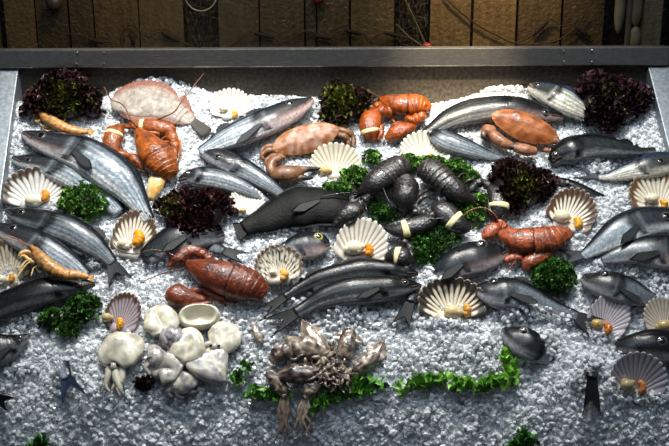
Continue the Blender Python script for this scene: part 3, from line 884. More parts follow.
# loose heaps pushed against and over the fish
HEAPS = [  # px, py, rx, ry, count, height
    (280, 90, 40, 6, 120, .012), (165, 78, 40, 6, 140, .02), (510, 86, 30, 6, 120, .02),
    (585, 115, 9, 9, 40, .03), (592, 163, 26, 6, 70, .02), (600, 172, 10, 6, 40, .02), (100, 254, 12, 8, 70, .025), (94, 262, 8, 6, 30, .025),
    (282, 247, 12, 7, 60, .022), (270, 232, 24, 5, 50, .018), (300, 228, 20, 5, 50, .02),
    (345, 312, 45, 9, 220, .03), (295, 300, 10, 5, 36, .02), (277, 305, 9, 4, 26, .018),
    (448, 282, 18, 6, 80, .024), (430, 272, 8, 6, 30, .02),
    (530, 313, 34, 8, 200, .032), (565, 318, 14, 8, 80, .022), (545, 345, 10, 14, 100, .032), (520, 358, 22, 6, 80, .025), (505, 345, 6, 12, 30, .02),
    (620, 262, 24, 5, 100, .022), (640, 270, 20, 5, 80, .02), (655, 296, 12, 8, 60, .022), (662, 280, 12, 8, 40, .015),
    (625, 350, 12, 7, 50, .02), (592, 368, 14, 8, 110, .03), (578, 380, 8, 9, 40, .02), (608, 385, 6, 10, 40, .02),
    (40, 318, 30, 6, 120, .022), (20, 330, 20, 6, 50, .016), (64, 374, 9, 5, 40, .02), (20, 370, 16, 8, 50, .02), (60, 385, 6, 8, 20, .015),
    (118, 246, 8, 8, 40, .015), (445, 230, 10, 5, 20, .01), (160, 262, 20, 5, 40, .015), (225, 262, 14, 4, 30, .012),
    (455, 140, 18, 5, 60, .02), (575, 232, 6, 6, 20, .012), (345, 255, 6, 8, 24, .015), (340, 247, 6, 6, 20, .012),
    (640, 398, 30, 5, 90, .02), (600, 336, 26, 4, 60, .014), (450, 324, 30, 4, 90, .016), (665, 336, 12, 4, 30, .014), (120, 334, 22, 4, 50, .012), (36, 210, 26, 3, 40, .01),
    (170, 175, 10, 6, 30, .015), (250, 320, 40, 10, 80, .012), (360, 320, 60, 10, 160, .014), (470, 350, 50, 16, 200, .016), (420, 360, 40, 12, 120, .014),
    (280, 345, 60, 20, 90, .008), (165, 395, 70, 10, 120, .012), (300, 212, 30, 3, 30, .01), (615, 308, 16, 4, 30, .01),
]
for (px, py, rx, ry, n, hh) in HEAPS:
    _, u0, v0 = hit_bed(px, py); m_ = 3.0e-3
    r = np.sqrt(rng.uniform(0, 1, n)); th = rng.uniform(0, 2 * PI, n)
    u = u0 + rx * m_ * r * np.cos(th); v = v0 + ry * m_ * 1.15 * r * np.sin(th)
    k = (v < vback(u) + 0.03) & (u > uleft(v)) & (u < uright(v)); u, v, r = u[k], v[k], r[k]
    U_.append(u); V_.append(v); H_.append(hfun(u, v) + hh * (1 - r * r * 0.7) * rng.uniform(0.3, 1.0, len(u)) + 0.003); R_.append(rng.uniform(0.005, 0.0092, len(u)))
cu, cv, ch, cr = (np.concatenate(a) for a in (U_, V_, H_, R_))
cvx = chunks(cu, cv, ch, cr); n = len(cu)
cf = (icf[None] + (np.arange(n) * 12)[:, None, None]).reshape(-1, 3) + len(base_v)
verts = np.concatenate([base_v, cvx.reshape(-1, 3)])
loops = np.concatenate([base_f.reshape(-1), cf.reshape(-1)])
starts = np.concatenate([np.arange(len(base_f)) * 4, len(base_f) * 4 + np.arange(len(cf)) * 3])
totals = np.concatenate([np.full(len(base_f), 4), np.full(len(cf), 3)])
ctr_ = np.array(O); verts = verts - ctr_
me = bpy.data.meshes.new('crushed_ice')
me.vertices.add(len(verts)); me.vertices.foreach_set('co', verts.astype(np.float32).ravel())
me.loops.add(len(loops)); me.loops.foreach_set('vertex_index', loops.astype(np.int32))
me.polygons.add(len(starts)); me.polygons.foreach_set('loop_start', starts.astype(np.int32)); me.polygons.foreach_set('loop_total', totals.astype(np.int32))
me.update(calc_edges=True)
tint = np.concatenate([np.full(len(base_v), 0.93), np.repeat(rng.uniform(0.88, 0.995, n), 12)])
clear = np.concatenate([np.zeros(len(base_v)), np.repeat(np.where(rng.uniform(0, 1, n) < 0.36, rng.uniform(0.6, 0.95, n), rng.uniform(0.0, 0.25, n)), 12)])
colr = np.stack([tint * 0.965, tint * 0.985, tint * 1.0, clear], -1)
at_ = me.color_attributes.new('Col', 'FLOAT_COLOR', 'POINT'); at_.data.foreach_set('color', colr.astype(np.float32).ravel())
me.polygons.foreach_set('use_smooth', np.zeros(len(starts), bool)); me.materials.append(M['ice'])
ice = bpy.data.objects.new('crushed_ice', me); C.objects.link(ice); ice.location = O
ice['label'] = 'bed of crushed ice filling the steel counter'; ice['category'] = 'ice'; ice['kind'] = 'stuff'

# =================================================================== WHOLE FISH
GB = 'whole fish laid out on the ice'
def bass(*a, **k): k.setdefault('group', GB); return fish('sea_bass', *a, **k)
def bream(*a, **k): k.setdefault('group', GB); k.setdefault('asp', 0.42); k.setdefault('rows', False); return fish('sea_bream', *a, **k)
bass('silver fish with open mouth at left, below the small orange langoustine', 'fish',
     [(23, 133, 3), (32, 137, 8), (45, 142, 12), (60, 147, 15), (80, 153, 18), (100, 164, 20), (120, 179, 19), (132, 193, 14), (141, 207, 9), (149, 221, 6)], 'silver', lift=0.012, fins='p', pink=0.3, eye=(42, 136), gill=(69, 149))
bass('slimmer silver fish directly under the open-mouthed one, above the left brown scallop', 'fish',
     [(13, 158, 3), (22, 161, 7), (35, 163, 9), (50, 167, 11), (70, 175, 13), (90, 187, 13), (108, 200, 10), (120, 212, 6)], 'silver', fins='', gill=(52, 167), eye=(28, 160))
bass('grey fish between the left brown scallop and curly parsley, forked tail spread on ice', 'fish',
     [(6, 211, 2), (14, 214, 7), (25, 217, 10), (40, 221, 12), (58, 226, 14), (75, 233, 14), (92, 244, 12), (104, 254, 8), (113, 263, 5)], 'steel', lift=0.006, tail=(122, 284), tailw=13, fins='da', gill=(43, 222), eye=(22, 212))
bass('silver fish at the left edge with a langoustine lying against its belly', 'fish',
     [(-5, 226, 4), (6, 231, 9), (18, 236, 12), (34, 243, 14), (52, 253, 14), (70, 264, 11), (86, 277, 7)], 'silver', lift=0.012, fins='p', gill=(34, 243), eye=(13, 228))
bass('dark-backed fish with head to the right just above the two-lobed parsley', 'fish',
     [(95, 284, 2), (85, 285, 6), (70, 288, 10), (50, 291, 14), (30, 296, 15), (10, 303, 14), (-15, 313, 12), (-45, 325, 7)], 'black', lift=0.006, fins='', gill=(58, 290), eye=(76, 284), rows=False)
bass('large silver fish with snout raised towards the upper right below the white scallop', 'fish',
     [(312, 99, 3), (304, 104, 8), (292, 110, 12), (278, 117, 14), (262, 124, 14.5), (245, 131, 14), (228, 138, 12), (212, 146, 8), (200, 152, 5)], 'silver', lift=0.012, fins='dp', gill=(264, 122), eye=(290, 104), pink=0.8, pect=1.5)
bass('silver fish pointing left, in front of the large fish with the raised snout', 'fish',
     [(202, 148, 3), (209, 153, 8), (220, 158, 11), (236, 166, 12), (252, 174, 10), (268, 184, 8), (282, 194, 5)], 'steel', lift=0.006, fins='', gill=(236, 166), eye=(218, 156))
bass('blue-grey fish whose head is hidden by the middle red lettuce', 'fish',
     [(180, 181, 4), (190, 177, 8), (205, 177, 11), (222, 180, 11), (240, 186, 9), (255, 193, 6), (268, 201, 3)], 'steel', lift=0.002, fins='d', gill=0.22, eye=0.1)
bream('dark round fish below the middle red lettuce, above a red lobster', 'fish',
     [(224, 235, 4), (214, 235, 10), (202, 234, 14), (186, 236, 16), (170, 242, 15), (156, 250, 12), (146, 258, 9)], 'darkbream', fins='p', gill=(188, 236), eye=(204, 230))
bream('fish head sticking out of the ice behind the spotted scallop', 'fish',
     [(329, 245, 5), (322, 244, 11), (310, 245, 14), (297, 248, 13), (284, 253, 10, -0.008), (272, 259, 7, -0.03)], 'bream', lift=0.004, fins='', gill=(302, 247), eye=(318, 237), pink=0.45, eyeglow=S(190, 175, 90))
bass('long dark fish arched along the back of the ice, behind the right crab', 'fish',
     [(563, 118, 2), (552, 115, 7), (538, 112, 10), (522, 109, 12), (505, 108, 13), (488, 109, 13), (470, 112, 13), (452, 118, 11), (438, 126, 8), (426, 134, 5)], 'dark', lift=0.010, fins='', gill=(513, 109), eye=(545, 112), pink=0.4, tail=(416, 130), tailw=10)
bass('silvery tail half of a fish running behind the parsley towards the right crab', 'fish',
     [(428, 130, 5), (438, 136, 10), (450, 142, 11.5), (470, 149, 9), (488, 155, 5), (500, 158, 3)], 'steel', lift=0.002, fins='', gill=0.1, eye=0, mouth=False)
bass('bright scaly fish at the back beside the right-hand corner lettuce, head left', 'fish',
     [(530, 86, 5), (540, 90, 10), (552, 95, 13), (566, 102, 14), (578, 109, 11, -0.006), (592, 118, 6, -0.03)], 'bright', lift=0.008, fins='d', gill=(552, 95), eye=(538, 84))
bream('mottled dark grey fish bending round right of the crab, below the corner lettuce', 'fish',
     [(552, 163, 5), (560, 155, 11), (572, 150, 14), (588, 147, 13), (606, 147, 11), (624, 149, 8), (640, 151, 4), (655, 150, 3)], 'dark', lift=0.006, fins='d', gill=(576, 150), eye=(556, 155), asp=0.55)
bass('silver fish entering from the right edge, its tail pointing left over the ice', 'fish',
     [(680, 162, 8), (668, 163, 12), (655, 165, 13), (640, 169, 11), (624, 173, 8), (608, 177, 4), (599, 177, 3)], 'bright', lift=0.006, fins='', gill=(645, 168), eye=(661, 161), tail=(572, 172), tailw=8, tailfork=0.5)
bass('small dark back of a fish above the brown scallop at right', 'fish',
     [(556, 180, 3), (566, 183, 5), (580, 188, 5), (592, 193, 4), (605, 197, 2)], 'black', lift=-0.004, fins='', gill=0.25, eye=0)
bream('silver bream lying tail to the left, upper of two at the right edge', 'fish',
     [(686, 222, 8), (672, 220, 12), (658, 220, 14), (640, 223, 16), (622, 231, 16), (606, 241, 12), (592, 250, 7), (582, 256, 4)], 'silver', lift=0.004, fins='p', gill=(640, 223), eye=(667, 216), tail=(558, 258), tailw=10)
bream('silver bream half sunk in ice, lower of two at the right edge', 'fish',
     [(704, 258, 8), (686, 254, 15), (668, 252, 18), (650, 251, 16), (632, 252, 12), (615, 256, 8), (602, 260, 4)], 'bream', lift=0.008, fins='p', gill=0.42, eye=0.2, pink=0.4)
bream('grey fish with downturned lips beside the small round parsley on the right', 'fish',
     [(583, 277, 5), (591, 281, 10), (603, 284, 14), (618, 288, 15), (634, 293, 13), (648, 298, 9, -.006), (662, 304, 5, -.025)], 'bream', lift=0.006, fins='p', gill=(618, 287), eye=(606, 274), asp=0.5)
bream('large dark bream with its head to the right in front of the black lobsters', 'fish',
     [(506, 252, 4), (498, 253, 10), (486, 256, 15), (472, 259, 17), (456, 264, 15), (442, 268, 11, -.004), (430, 273, 7, -.02)], 'darkbream', lift=0.006, fins='p', gill=(464, 261), eye=(482, 245), pink=0.2)
bream('grey bream with its head left of centre right and tail fanned beside a lilac scallop', 'fish',
     [(476, 288, 4), (484, 290, 10), (497, 293, 15), (513, 293, 15), (528, 296, 12), (544, 303, 9), (560, 310, 7), (577, 316, 5)], 'bream', lift=0.006, fins='dp', gill=(508, 293), eye=(493, 282), pink=0.0, tail=(597, 328), tailw=13)
bream('fish head poking up from the ice below the bream with the fanned tail', 'fish',
     [(503, 329, 3), (510, 334, 10), (520, 340, 15), (532, 347, 15), (544, 354, 10, -.012), (554, 361, 6, -.035)], 'bream', lift=0.006, fins='', gill=(540, 351), eye=(524, 331), eyeglow=S(120, 116, 104))
bream('dark fish at the right edge behind the lowest lilac scallop', 'fish',
     [(694, 354, 8), (680, 349, 14), (664, 347, 17), (648, 346, 16), (632, 345, 11), (617, 345, 6, -.01)], 'dark', lift=0.006, fins='', gill=(642, 346), eye=(662, 341))
bream('fish cut by the lower left edge with its snout to the right', 'fish',
     [(30, 335, 2), (20, 341, 8), (8, 347, 14), (-6, 351, 17), (-25, 356, 15), (-45, 362, 8)], 'dark', lift=0.004, fins='p', gill=0.28, eye=0.13)
bass('upper of two dark fish side by side in the centre, beneath the large scallop', 'fish',
     [(418, 274, 2), (405, 272, 6), (388, 270, 9), (365, 269, 11), (342, 273, 10), (320, 279, 9), (302, 287, 6), (285, 297, 4)], 'black', lift=0.010, tail=(258, 315), tailw=7, fins='d', gill=(388, 270), eye=(406, 268), rows=False)
bass('lower of two dark fish side by side in the centre, above the squid heap', 'fish',
     [(421, 286, 2), (410, 286, 7), (394, 287, 12), (372, 289, 14), (348, 291, 14), (326, 297, 11), (308, 306, 7), (296, 313, 6)], 'dark', lift=0.014, tail=(267, 328), tailw=11, fins='dp', gill=(384, 288), eye=(404, 282))

# a flat fish seen white side up, and the dark turbot
def flatfish(name, label, pts, cols, asp=0.22, lift=0.0, fringe=None, tail=None, tailw=6, mottled=0.3, fringe_out=5, dark_tail=None):
    mid = pts[len(pts) // 2]; F = Frame(mid[0], mid[1]); root = thing(name, label, 'fish', F, GB)
    L = Loft(F, pts, 40, asp, lift, 0.8); sd = rnd(0, 50)
    def col(t, s, u):
        n = noise.noise(Vector((t * 14, s * 5, sd))); c = mix(cols[0], cols[1], 0.5 + n * 1.2 * mottled / 0.3 * 0.5)
        c = mix(c, cols[2], sstep(0.45, 0.95, s) * 0.6)
        if abs(s + 0.12 + 0.1 * math.sin(t * 5)) < 0.05: c = mul(c, 1.25)
        return mul(c, rnd(0.86, 1.14))
    mb = MB(); L.mesh(mb, col, 40, rows=60, mod=lambda t, ph: 1 + 0.03 * noise.noise(Vector((t * 12, math.cos(ph) * 2, sd)))); mb.build('body', M['matte'], root)
    for ph0, nm in ((0.0, 'dorsal_fin'), (PI, 'anal_fin')):
        fin_strip(L, 0.06, 0.95, fringe_out * F.m, ph0, fringe or cols[2], root, nm, 26, 0.25)
    if tail:
        c, T, n, u, a, b = L.frame(1.0); e = F.loc(tail[0], tail[1], lift + 0.004)
        fin_fan(F, c - T * a * 0.3, e - c, (e - c).length * 1.1, a * 0.7, tailw * F.m, dark_tail or cols[0], root, 'tail_fin', 8, -0.1, 0.003)
    return root, L, F
flatfish('flatfish', 'pale flatfish with pinkish fin fringe near the back left corner', [(112, 106, 7), (122, 103, 13), (138, 101, 17), (155, 102, 17), (170, 108, 14), (182, 115, 9), (193, 121, 5)],
         (S(142, 132, 122), S(170, 162, 154), S(128, 84, 72)), fringe=S(140, 92, 78), tail=(207, 133), tailw=7, fringe_out=9, dark_tail=S(58, 56, 52), lift=0.004)
r_, L_, F_ = flatfish('turbot', 'big dark turbot spread across the centre left of the black lobsters', [(350, 206, 10), (336, 207, 17), (318, 206, 18), (300, 207, 20.5), (286, 211, 18), (268, 219, 14), (254, 224, 10), (244, 229, 8)],
         (S(9, 10, 9), S(20, 21, 19), S(8, 9, 8)), asp=0.35, lift=0.004, fringe=S(16, 17, 16), tail=(235, 233), tailw=11, fringe_out=4, mottled=0.5)
fin_fan(F_, L_.at(0.28, math.acos(0.05), 0.002), Vector((-1, -0.55, 0.1)), 0.06, 0.004, 0.016, S(14, 14, 13), r_, 'pectoral_fin', 8, -0.6, 0.0012)

# tails of buried fish
def buried_tail(label, base, tip, w, skin, fork=0.45, hw=6, lift=0.016, name='sea_bass', tone=None):
    F = Frame(base[0], base[1]); root = thing(name, label, 'fish', F, 'tails of fish buried in the ice')
    back, flank, belly, head = SKIN[skin]
    dx, dy = tip[0] - base[0], tip[1] - base[1]; ln = math.hypot(dx, dy); dx /= ln; dy /= ln
    pts = [(base[0] - dx * 12, base[1] - dy * 12, hw * 1.5, -0.035), (base[0] - dx * 5, base[1] - dy * 5, hw * 1.15, -0.012), (base[0] + dx * 2, base[1] + dy * 2, hw * 0.85, 0)]
    L = Loft(F, pts, 14, 0.5, lift, 0.6); mb = MB()
    L.mesh(mb, lambda t, s, u: mul(mix(flank, back, sstep(-0.2, 0.6, s)), rnd(0.8, 1.2)), 20); mb.build('tail_stem', M['fish'], root)
    c, T, n, u, a, b = L.frame(1.0); e = F.loc(tip[0], tip[1], lift + 0.006)
    fin_fan(F, c - T * a * 0.4, e - c, (e - c).length * 1.15, a * 0.8, w * F.m, tone or mul(mix(back, flank, 0.12), 0.6), root, 'tail_fin', 7, fork + 0.1, 0.0035)
buried_tail('bluish forked tail sticking out of the ice at lower left', (66, 376), (75, 402), 14, 'silver', 0.55, lift=0.022, tone=S(40, 54, 78))
buried_tail('tail fin cut by the left edge near the bottom', (-4, 398), (12, 405), 8, 'dark', 0.4)
buried_tail('dark tail hanging down on the ice left of the lowest lilac scallop', (592, 376), (592, 412), 9, 'dark', 0.2)
buried_tail('grey tail fin sticking out below the heads of the two dark centre fish', (411, 300), (401, 325), 9, 'dark', 0.25)
buried_tail('grey tail piece lying on the ice above the red lobster in the left half', (222, 250), (245, 258), 7, 'steel', 0.3, 5)

# =================================================================== SCALLOPS
LIL = S(186, 178, 184)
scallop('large white scallop with brown toothed rim at the far left, under the silver fish', (35, 209), 42, 33, 93, 0.42, S(240, 237, 230), (44, 196), (33, 201), fleshr=9, roer=6, rimcol=S(72, 46, 26))
scallop('brown-rimmed scallop with bright orange roe between the parsley and lower red lettuce', (128, 258), 48, 22, 78, 0.5, S(226, 216, 200), (137, 238), (124, 244), fleshr=7, roer=8, roecol=S(238, 150, 22), rimcol=S(70, 48, 26))
scallop('scallop cut by the left edge behind the langoustine legs', (7, 286), 46, 25, 96, 0.5, S(204, 190, 164), (11, 278), (2, 280), fleshr=6, roer=4, rimcol=S(74, 56, 36), spots=0.5)
scallop('white scallop standing at the back above the fish with the raised snout', (231, 119), 31, 20, 95, 0, S(222, 218, 206), (234, 114), (224, 109), fleshr=5, roer=4, groove=0.6, roecol=S(226, 170, 60))
scallop('small white scallop tucked between the middle red lettuce and the dark turbot', (246, 216), 28, 18, 88, 0, S(228, 224, 214), None, (243, 211), fleshr=3.5, groove=0.62, fleshcol=S(222, 184, 130))
scallop('cream scallop in front of the left crab', (335, 179), 36, 25, 88, 0, S(218, 208, 184), None, (325, 171), fleshr=6, groove=0.5, fleshcol=S(222, 182, 122))
scallop('greenish white scallop standing just above the parsley below the orange lobster claws', (425, 166), 35, 25, 88, 0, S(216, 214, 194), (431, 156), (416, 156), fleshr=4, roer=3, groove=0.6)
scallop('big plain scallop with several white pieces and orange roe beside the black lobster claw', (354, 268), 50, 26, 72, 0, S(212, 204, 190), (368, 250), (354, 248), fleshr=10, roer=6, groove=0.42, roecol=S(232, 138, 26))
scallop('dark-spotted scallop on the ice between the lobster and the two dark fish', (279, 284), 38, 24, 92, 0.1, S(214, 206, 186), (283, 275), (273, 272), fleshr=4.5, roer=6, groove=0.55, spots=1.0, roecol=S(232, 172, 84), lift=0.022)
scallop('dark brown rimmed scallop in the centre front, right of the two dark fish', (452, 322), 43, 34, 88, 0.85, S(226, 214, 190), (466, 310), (452, 312), fleshr=9, roer=6, rimcol=S(30, 20, 13), fleshcol=S(216, 188, 138), roecol=S(222, 156, 66))
scallop('brown striped scallop right of the small red lettuce, above the silver bream', (562, 231), 46, 24, 60, 0.85, S(240, 232, 216), (577, 223), (562, 217), fleshr=9, roer=6, rimcol=S(74, 42, 18), roecol=S(240, 170, 44))
scallop('scallop with brown rim at the right edge under the fish entering there', (661, 211), 40, 28, 97, 0.45, S(232, 222, 200), (663, 204), (652, 199), fleshr=7, roer=5, rimcol=S(96, 64, 34), roecol=S(240, 160, 40))
scallop('lilac-grey scallop beside the fanned tail of the grey bream', (600, 335), 43, 20, 60, 0, LIL, (607, 328), (597, 324), fleshr=6.5, roer=5.5, groove=0.45, roecol=S(220, 120, 24), fleshcol=S(206, 168, 96))
scallop('grey scallop at the right edge level with the two fish heads', (667, 334), 35, 19, 100, 0, S(196, 184, 168), None, (664, 326), fleshr=8, groove=0.5, fleshcol=S(206, 178, 120))
scallop('lowest lilac scallop at lower right, with a pale piece and orange roe', (634, 399), 44, 28, 78, 0, S(188, 180, 184), (641, 387), (627, 385), fleshr=8, roer=6, groove=0.5, roecol=S(214, 136, 72), fleshcol=S(188, 168, 122))
scallop('purplish ribbed scallop above the white cuttlefish, right of the two-lobed parsley', (117, 334), 40, 18, 76, 0.2, S(176, 160, 164), (119, 323), (107, 318), fleshr=6, roer=5, groove=0.4, fleshcol=S(206, 188, 130), roecol=S(240, 156, 20))

# =================================================================== COOKED LOBSTERS
lobster('red lobster at upper left with two banded claws and long antennae pointing back',
    [(137, 126, 2), (141, 134, 7), (147, 143, 12), (153, 151, 15.5), (158, 157, 16.5)], [(158, 157, 16.5), (163, 164, 15), (168, 171, 11.5), (170, 177, 7)], RED,
    [dict(palm=[(116, 154, 5), (112, 146, 9), (113, 137, 10), (117, 130, 8), (121, 125, 3)], band=(0.60, 0.68), finger=[(108, 138, 3), (109, 130, 3.5), (114, 126, 1.5)], arm=[(116, 154, 5), (128, 156, 4), (138, 162, 5), (148, 170, 4)]),
     dict(palm=[(172, 136, 5), (167, 129, 8), (155, 126, 8), (142, 125, 6), (130, 126, 3.5), (122, 127, 1)], band=(0.60, 0.67), finger=[(160, 133, 4), (148, 133, 3), (140, 131, 1)], arm=[(170, 133, 5), (174, 142, 5), (174, 152, 4), (168, 158, 4)], lift=0.004)],
    legs=[[(164, 142, 1.4), (174, 142, 1.6, .01), (179, 152, 1), (177, 163, .6)], [(164, 146, 1.4), (172, 148, 1.5, .012), (175, 158, 1), (173, 168, .6)], [(162, 138, 1.3), (172, 136, 1.5, .012), (180, 142, 1.1, .004), (181, 156, .6)]],
    antennae=[[(140, 130, .9), (132, 121, .9, .03), (123, 105, .7, .03), (111, 99, .6, .03), (104, 87, .5, .03)], [(144, 130, .9), (159, 119, .9, .02), (174, 112, .8, .03), (182, 101, .7, .04), (204, 73, .5, .06)]], lift=0.008)
lobster('dark red lobster lying head left in the left half, below the dark round fish',
    [(185, 261, 2), (194, 266, 8), (207, 272, 14), (222, 277, 16.5), (232, 280, 17)], [(232, 280, 17), (242, 283, 16.5), (253, 287, 15), (264, 294, 9)], DEEP,
    [dict(palm=[(203, 255, 4), (196, 251, 6), (188, 251, 7), (180, 257, 6.5), (173, 262, 4.5), (169, 267, 1.5)], arm=[(222, 266, 3), (212, 261, 4), (204, 255, 5), (198, 251, 4)]),
     dict(palm=[(169, 292, 5), (173, 293, 10), (183, 297, 10), (196, 299, 6), (206, 300, 3)], finger=[(184, 304, 4), (198, 305, 3), (212, 302, 1.5)], arm=[(190, 292, 3), (204, 290, 4), (214, 294, 4), (224, 298, 3)])],
    legs=[[(216, 292, 1.6), (224, 300, 1.6), (236, 303, 1)], [(208, 288, 1.4), (214, 298, 1.4), (226, 305, .8)]],
    antennae=[[(190, 263, .9), (178, 258, .9, .02), (166, 252, .8, .02), (150, 250, .7, .02), (136, 254, .6, .015), (121, 251, .6, .01), (114, 243, .5, .01)], [(188, 268, .8), (172, 271, .7, .01), (158, 275, .6, .008), (140, 283, .4, .005)]], lift=0.010)
lobster('bright orange lobster at the back right of the dark lettuce, claws towards the front',
    [(380, 98, 2), (387, 101, 7), (397, 104, 10), (408, 105, 11)], [(408, 105, 11), (418, 104.5, 10), (426, 107, 7), (430, 109, 4)], (S(150, 68, 8), S(92, 32, 5), S(196, 112, 36)),
    [dict(palm=[(378, 108, 4), (373, 114, 9), (370, 124, 11), (371, 133, 9), (374, 140, 3)], finger=[(380, 126, 4), (381, 134, 3), (378, 140, 1)], arm=[(392, 110, 5), (384, 112, 6), (378, 108, 6), (374, 110, 4)], band=(0.72, 0.80)),
     dict(palm=[(414, 124, 4), (407, 128, 7), (398, 131, 8), (390, 136, 5), (386, 139, 2)], finger=[(402, 124, 3.5), (394, 126, 3), (388, 132, 1)], arm=[(422, 112, 4), (420, 118, 5), (412, 120, 6), (408, 124, 5)])],
    legs=[[(412, 114, 1.5), (418, 120, 2), (412, 124, 1)], [(398, 112, 1.4), (392, 118, 1.6), (396, 124, .8)], [(416, 112, 1.4), (424, 114, 1.7), (421, 121, .8)]],
    antennae=[[(384, 101, .8), (372, 93, .7, .02), (361, 87, .5, .03)], [(428, 104, .7), (438, 107, .6, .01), (445, 113, .5, .01)]], lift=0.010)
lobster('red lobster with its tail to the right, behind the small round parsley on the right',
    [(498, 230, 2), (506, 235, 8), (519, 240, 12), (533, 241, 13)], [(533, 241, 13), (548, 239, 13), (561, 235, 10), (569, 232, 6)], (S(156, 76, 42), S(96, 36, 18), S(200, 128, 86)),
    [dict(palm=[(500, 227, 4), (494, 229, 7), (488, 234, 6), (483, 238, 3)], finger=[(498, 220, 3), (505, 226, 3), (512, 230, 2)], arm=[(510, 232, 4), (504, 228, 5), (498, 226, 5)]),
     dict(palm=[(526, 270, 3), (529, 263, 7), (538, 257, 7), (548, 252, 6), (554, 248, 3)], finger=[(505, 261, 3), (512, 258, 4), (522, 258, 3)], arm=[(530, 250, 3), (536, 252, 4), (544, 252, 4)])],
    legs=[[(512, 248, 1.5), (508, 256, 1.4), (513, 262, .8)], [(524, 252, 1.5), (522, 260, 1.4), (530, 264, .8)]],
    antennae=[[(513, 237, .9), (519, 245, .8, .012), (517, 258, .7, .01), (507, 272, .5, .004)], [(500, 226, .9), (494, 214, .9, .02), (484, 208, .8, .02), (471, 210, .7, .02), (462, 217, .5, .015)]], lift=0.010)

# =================================================================== LIVE BLACK LOBSTERS
GL = 'black lobsters with banded claws'
lobster('leftmost black lobster, tail up right and head towards the dark turbot',
    [(360, 195, 3), (366, 190, 8), (374, 184, 12), (384, 177, 13)], [(384, 177, 13), (392, 171, 13), (400, 167, 12), (408, 167, 8)], BLACK,
    [dict(palm=[(362, 203, 4), (355, 209, 9), (346, 215, 9), (338, 222, 5), (333, 227, 2)], finger=[(360, 212, 3.5), (352, 221, 3.5), (344, 226, 1.5)], arm=[(370, 194, 4), (365, 200, 5), (358, 206, 4)])],
    legs=[[(372, 196, 1.5), (378, 204, 1.5), (372, 210, .8)], [(362, 196, 1.4), (352, 190, 1.6, .015), (348, 196, .9)], [(356, 188, 1.4), (350, 184, 1.5, .02), (346, 190, .8)]],
    antennae=[[(360, 195, 1), (345, 193, .9, .02), (320, 197, .6, .02)], [(363, 198, 1), (366, 208, .9, .02), (369, 218, .6, .01)]], group=GL, lift=0.022)
lobster('middle black lobster facing the viewer with one claw banded in front of it',
    [(405, 214, 3), (405, 208, 8), (405, 200, 12), (406, 191, 13)], [(406, 191, 13), (406, 185, 12), (406, 179, 8)], BLACK,
    [dict(palm=[(437, 219, 4), (427, 222, 8), (412, 227, 9), (398, 230, 7), (384, 228, 2)], band=(0.56, 0.66), finger=[(410, 220, 4), (398, 224, 4), (386, 226, 1.5)], arm=[(410, 212, 4), (424, 214, 5), (436, 218, 5)], lift=0.02),
     dict(palm=[(412, 263, 4), (404, 258, 9), (394, 256, 8), (386, 259, 3)], band=(0.52, 0.66), finger=[(405, 251, 3), (395, 250, 3), (386, 255, 1.5)], arm=[(402, 240, 4), (410, 248, 4), (411, 260, 4)], lift=0.012)],
    legs=[[(418, 204, 1.5), (426, 196, 1.7, .012), (432, 200, .9)], [(394, 206, 1.5), (386, 212, 1.6), (384, 220, .8)], [(417, 198, 1.5), (428, 190, 1.6, .014), (438, 192, .8)]],
    antennae=[[(398, 216, 1), (390, 204, 1, .02), (383, 188, .8, .03)], [(412, 217, .9), (430, 219, .8, .02), (460, 217, .6, .02)]], group=GL, lift=0.022, asp=0.85)
lobster('rightmost black lobster pointing down right, its pale banded claws on both sides of the parsley',
    [(477, 202, 1.5), (468, 198, 6), (459, 193, 10), (449, 186, 12)], [(449, 186, 12), (440, 178, 13), (430, 171, 13), (421, 169, 9)], BLACK,
    [dict(palm=[(435, 203, 5), (442, 210, 11), (452, 219, 11), (462, 226, 8), (470, 229, 3)], band=(0.55, 0.66), finger=[(448, 228, 4), (458, 231, 4), (467, 231, 2)], arm=[(452, 197, 4), (444, 200, 5), (436, 202, 5)], lift=0.018),
     dict(palm=[(491, 187, 5), (497, 195, 9), (499, 206, 10), (497, 216, 6), (494, 222, 2)], band=(0.52, 0.62), finger=[(490, 200, 3.5), (490, 210, 3.5), (492, 218, 1.5)], arm=[(470, 192, 3.5), (476, 184, 4), (484, 183, 4), (491, 188, 4)], lift=0.014)],
    legs=[[(462, 186, 1.5), (470, 180, 1.7, .012), (478, 184, .9)], [(456, 182, 1.5), (462, 174, 1.6, .012), (470, 176, .8)]],
    antennae=[], group=GL, lift=0.024)

# =================================================================== CRABS
crab('brown crab at upper centre left with dark-tipped claw, behind the cream scallop', (306, 145), 33, 12, 17, (S(190, 150, 128), S(140, 86, 50), S(190, 138, 76)),
     [dict(palm=[(272, 174, 5), (280, 174, 8), (292, 173, 8), (302, 170, 5)], fingers=[[(300, 170, 4), (310, 169, 2.8), (322, 168.5, 1)], [(297, 177, 3.5), (306, 178, 2.5), (313, 178, 1)]], arm=[(280, 158, 5), (273, 162, 5), (271, 170, 5), (276, 176, 4)])],
     [[(282, 152, 3), (271, 150, 3.6), (262, 155, 2.4), (264, 160, 1)], [(280, 149, 3), (272, 146, 3), (263, 149, 2.2), (261, 156, 1)], [(285, 158, 3), (275, 156, 3.4), (267, 160, 2.4), (266, 166, 1)],
      [(332, 131, 3), (344, 131, 3.8, .008), (353, 137, 3), (353, 148, 1)], [(332, 135, 3), (342, 136, 3.8, .008), (348, 141, 3), (348, 149, 1)], [(320, 130, 2.2), (332, 127, 2.6, .006), (344, 131, 1.5)]], lcols=(S(124, 84, 54), S(66, 42, 28), S(170, 120, 80)))
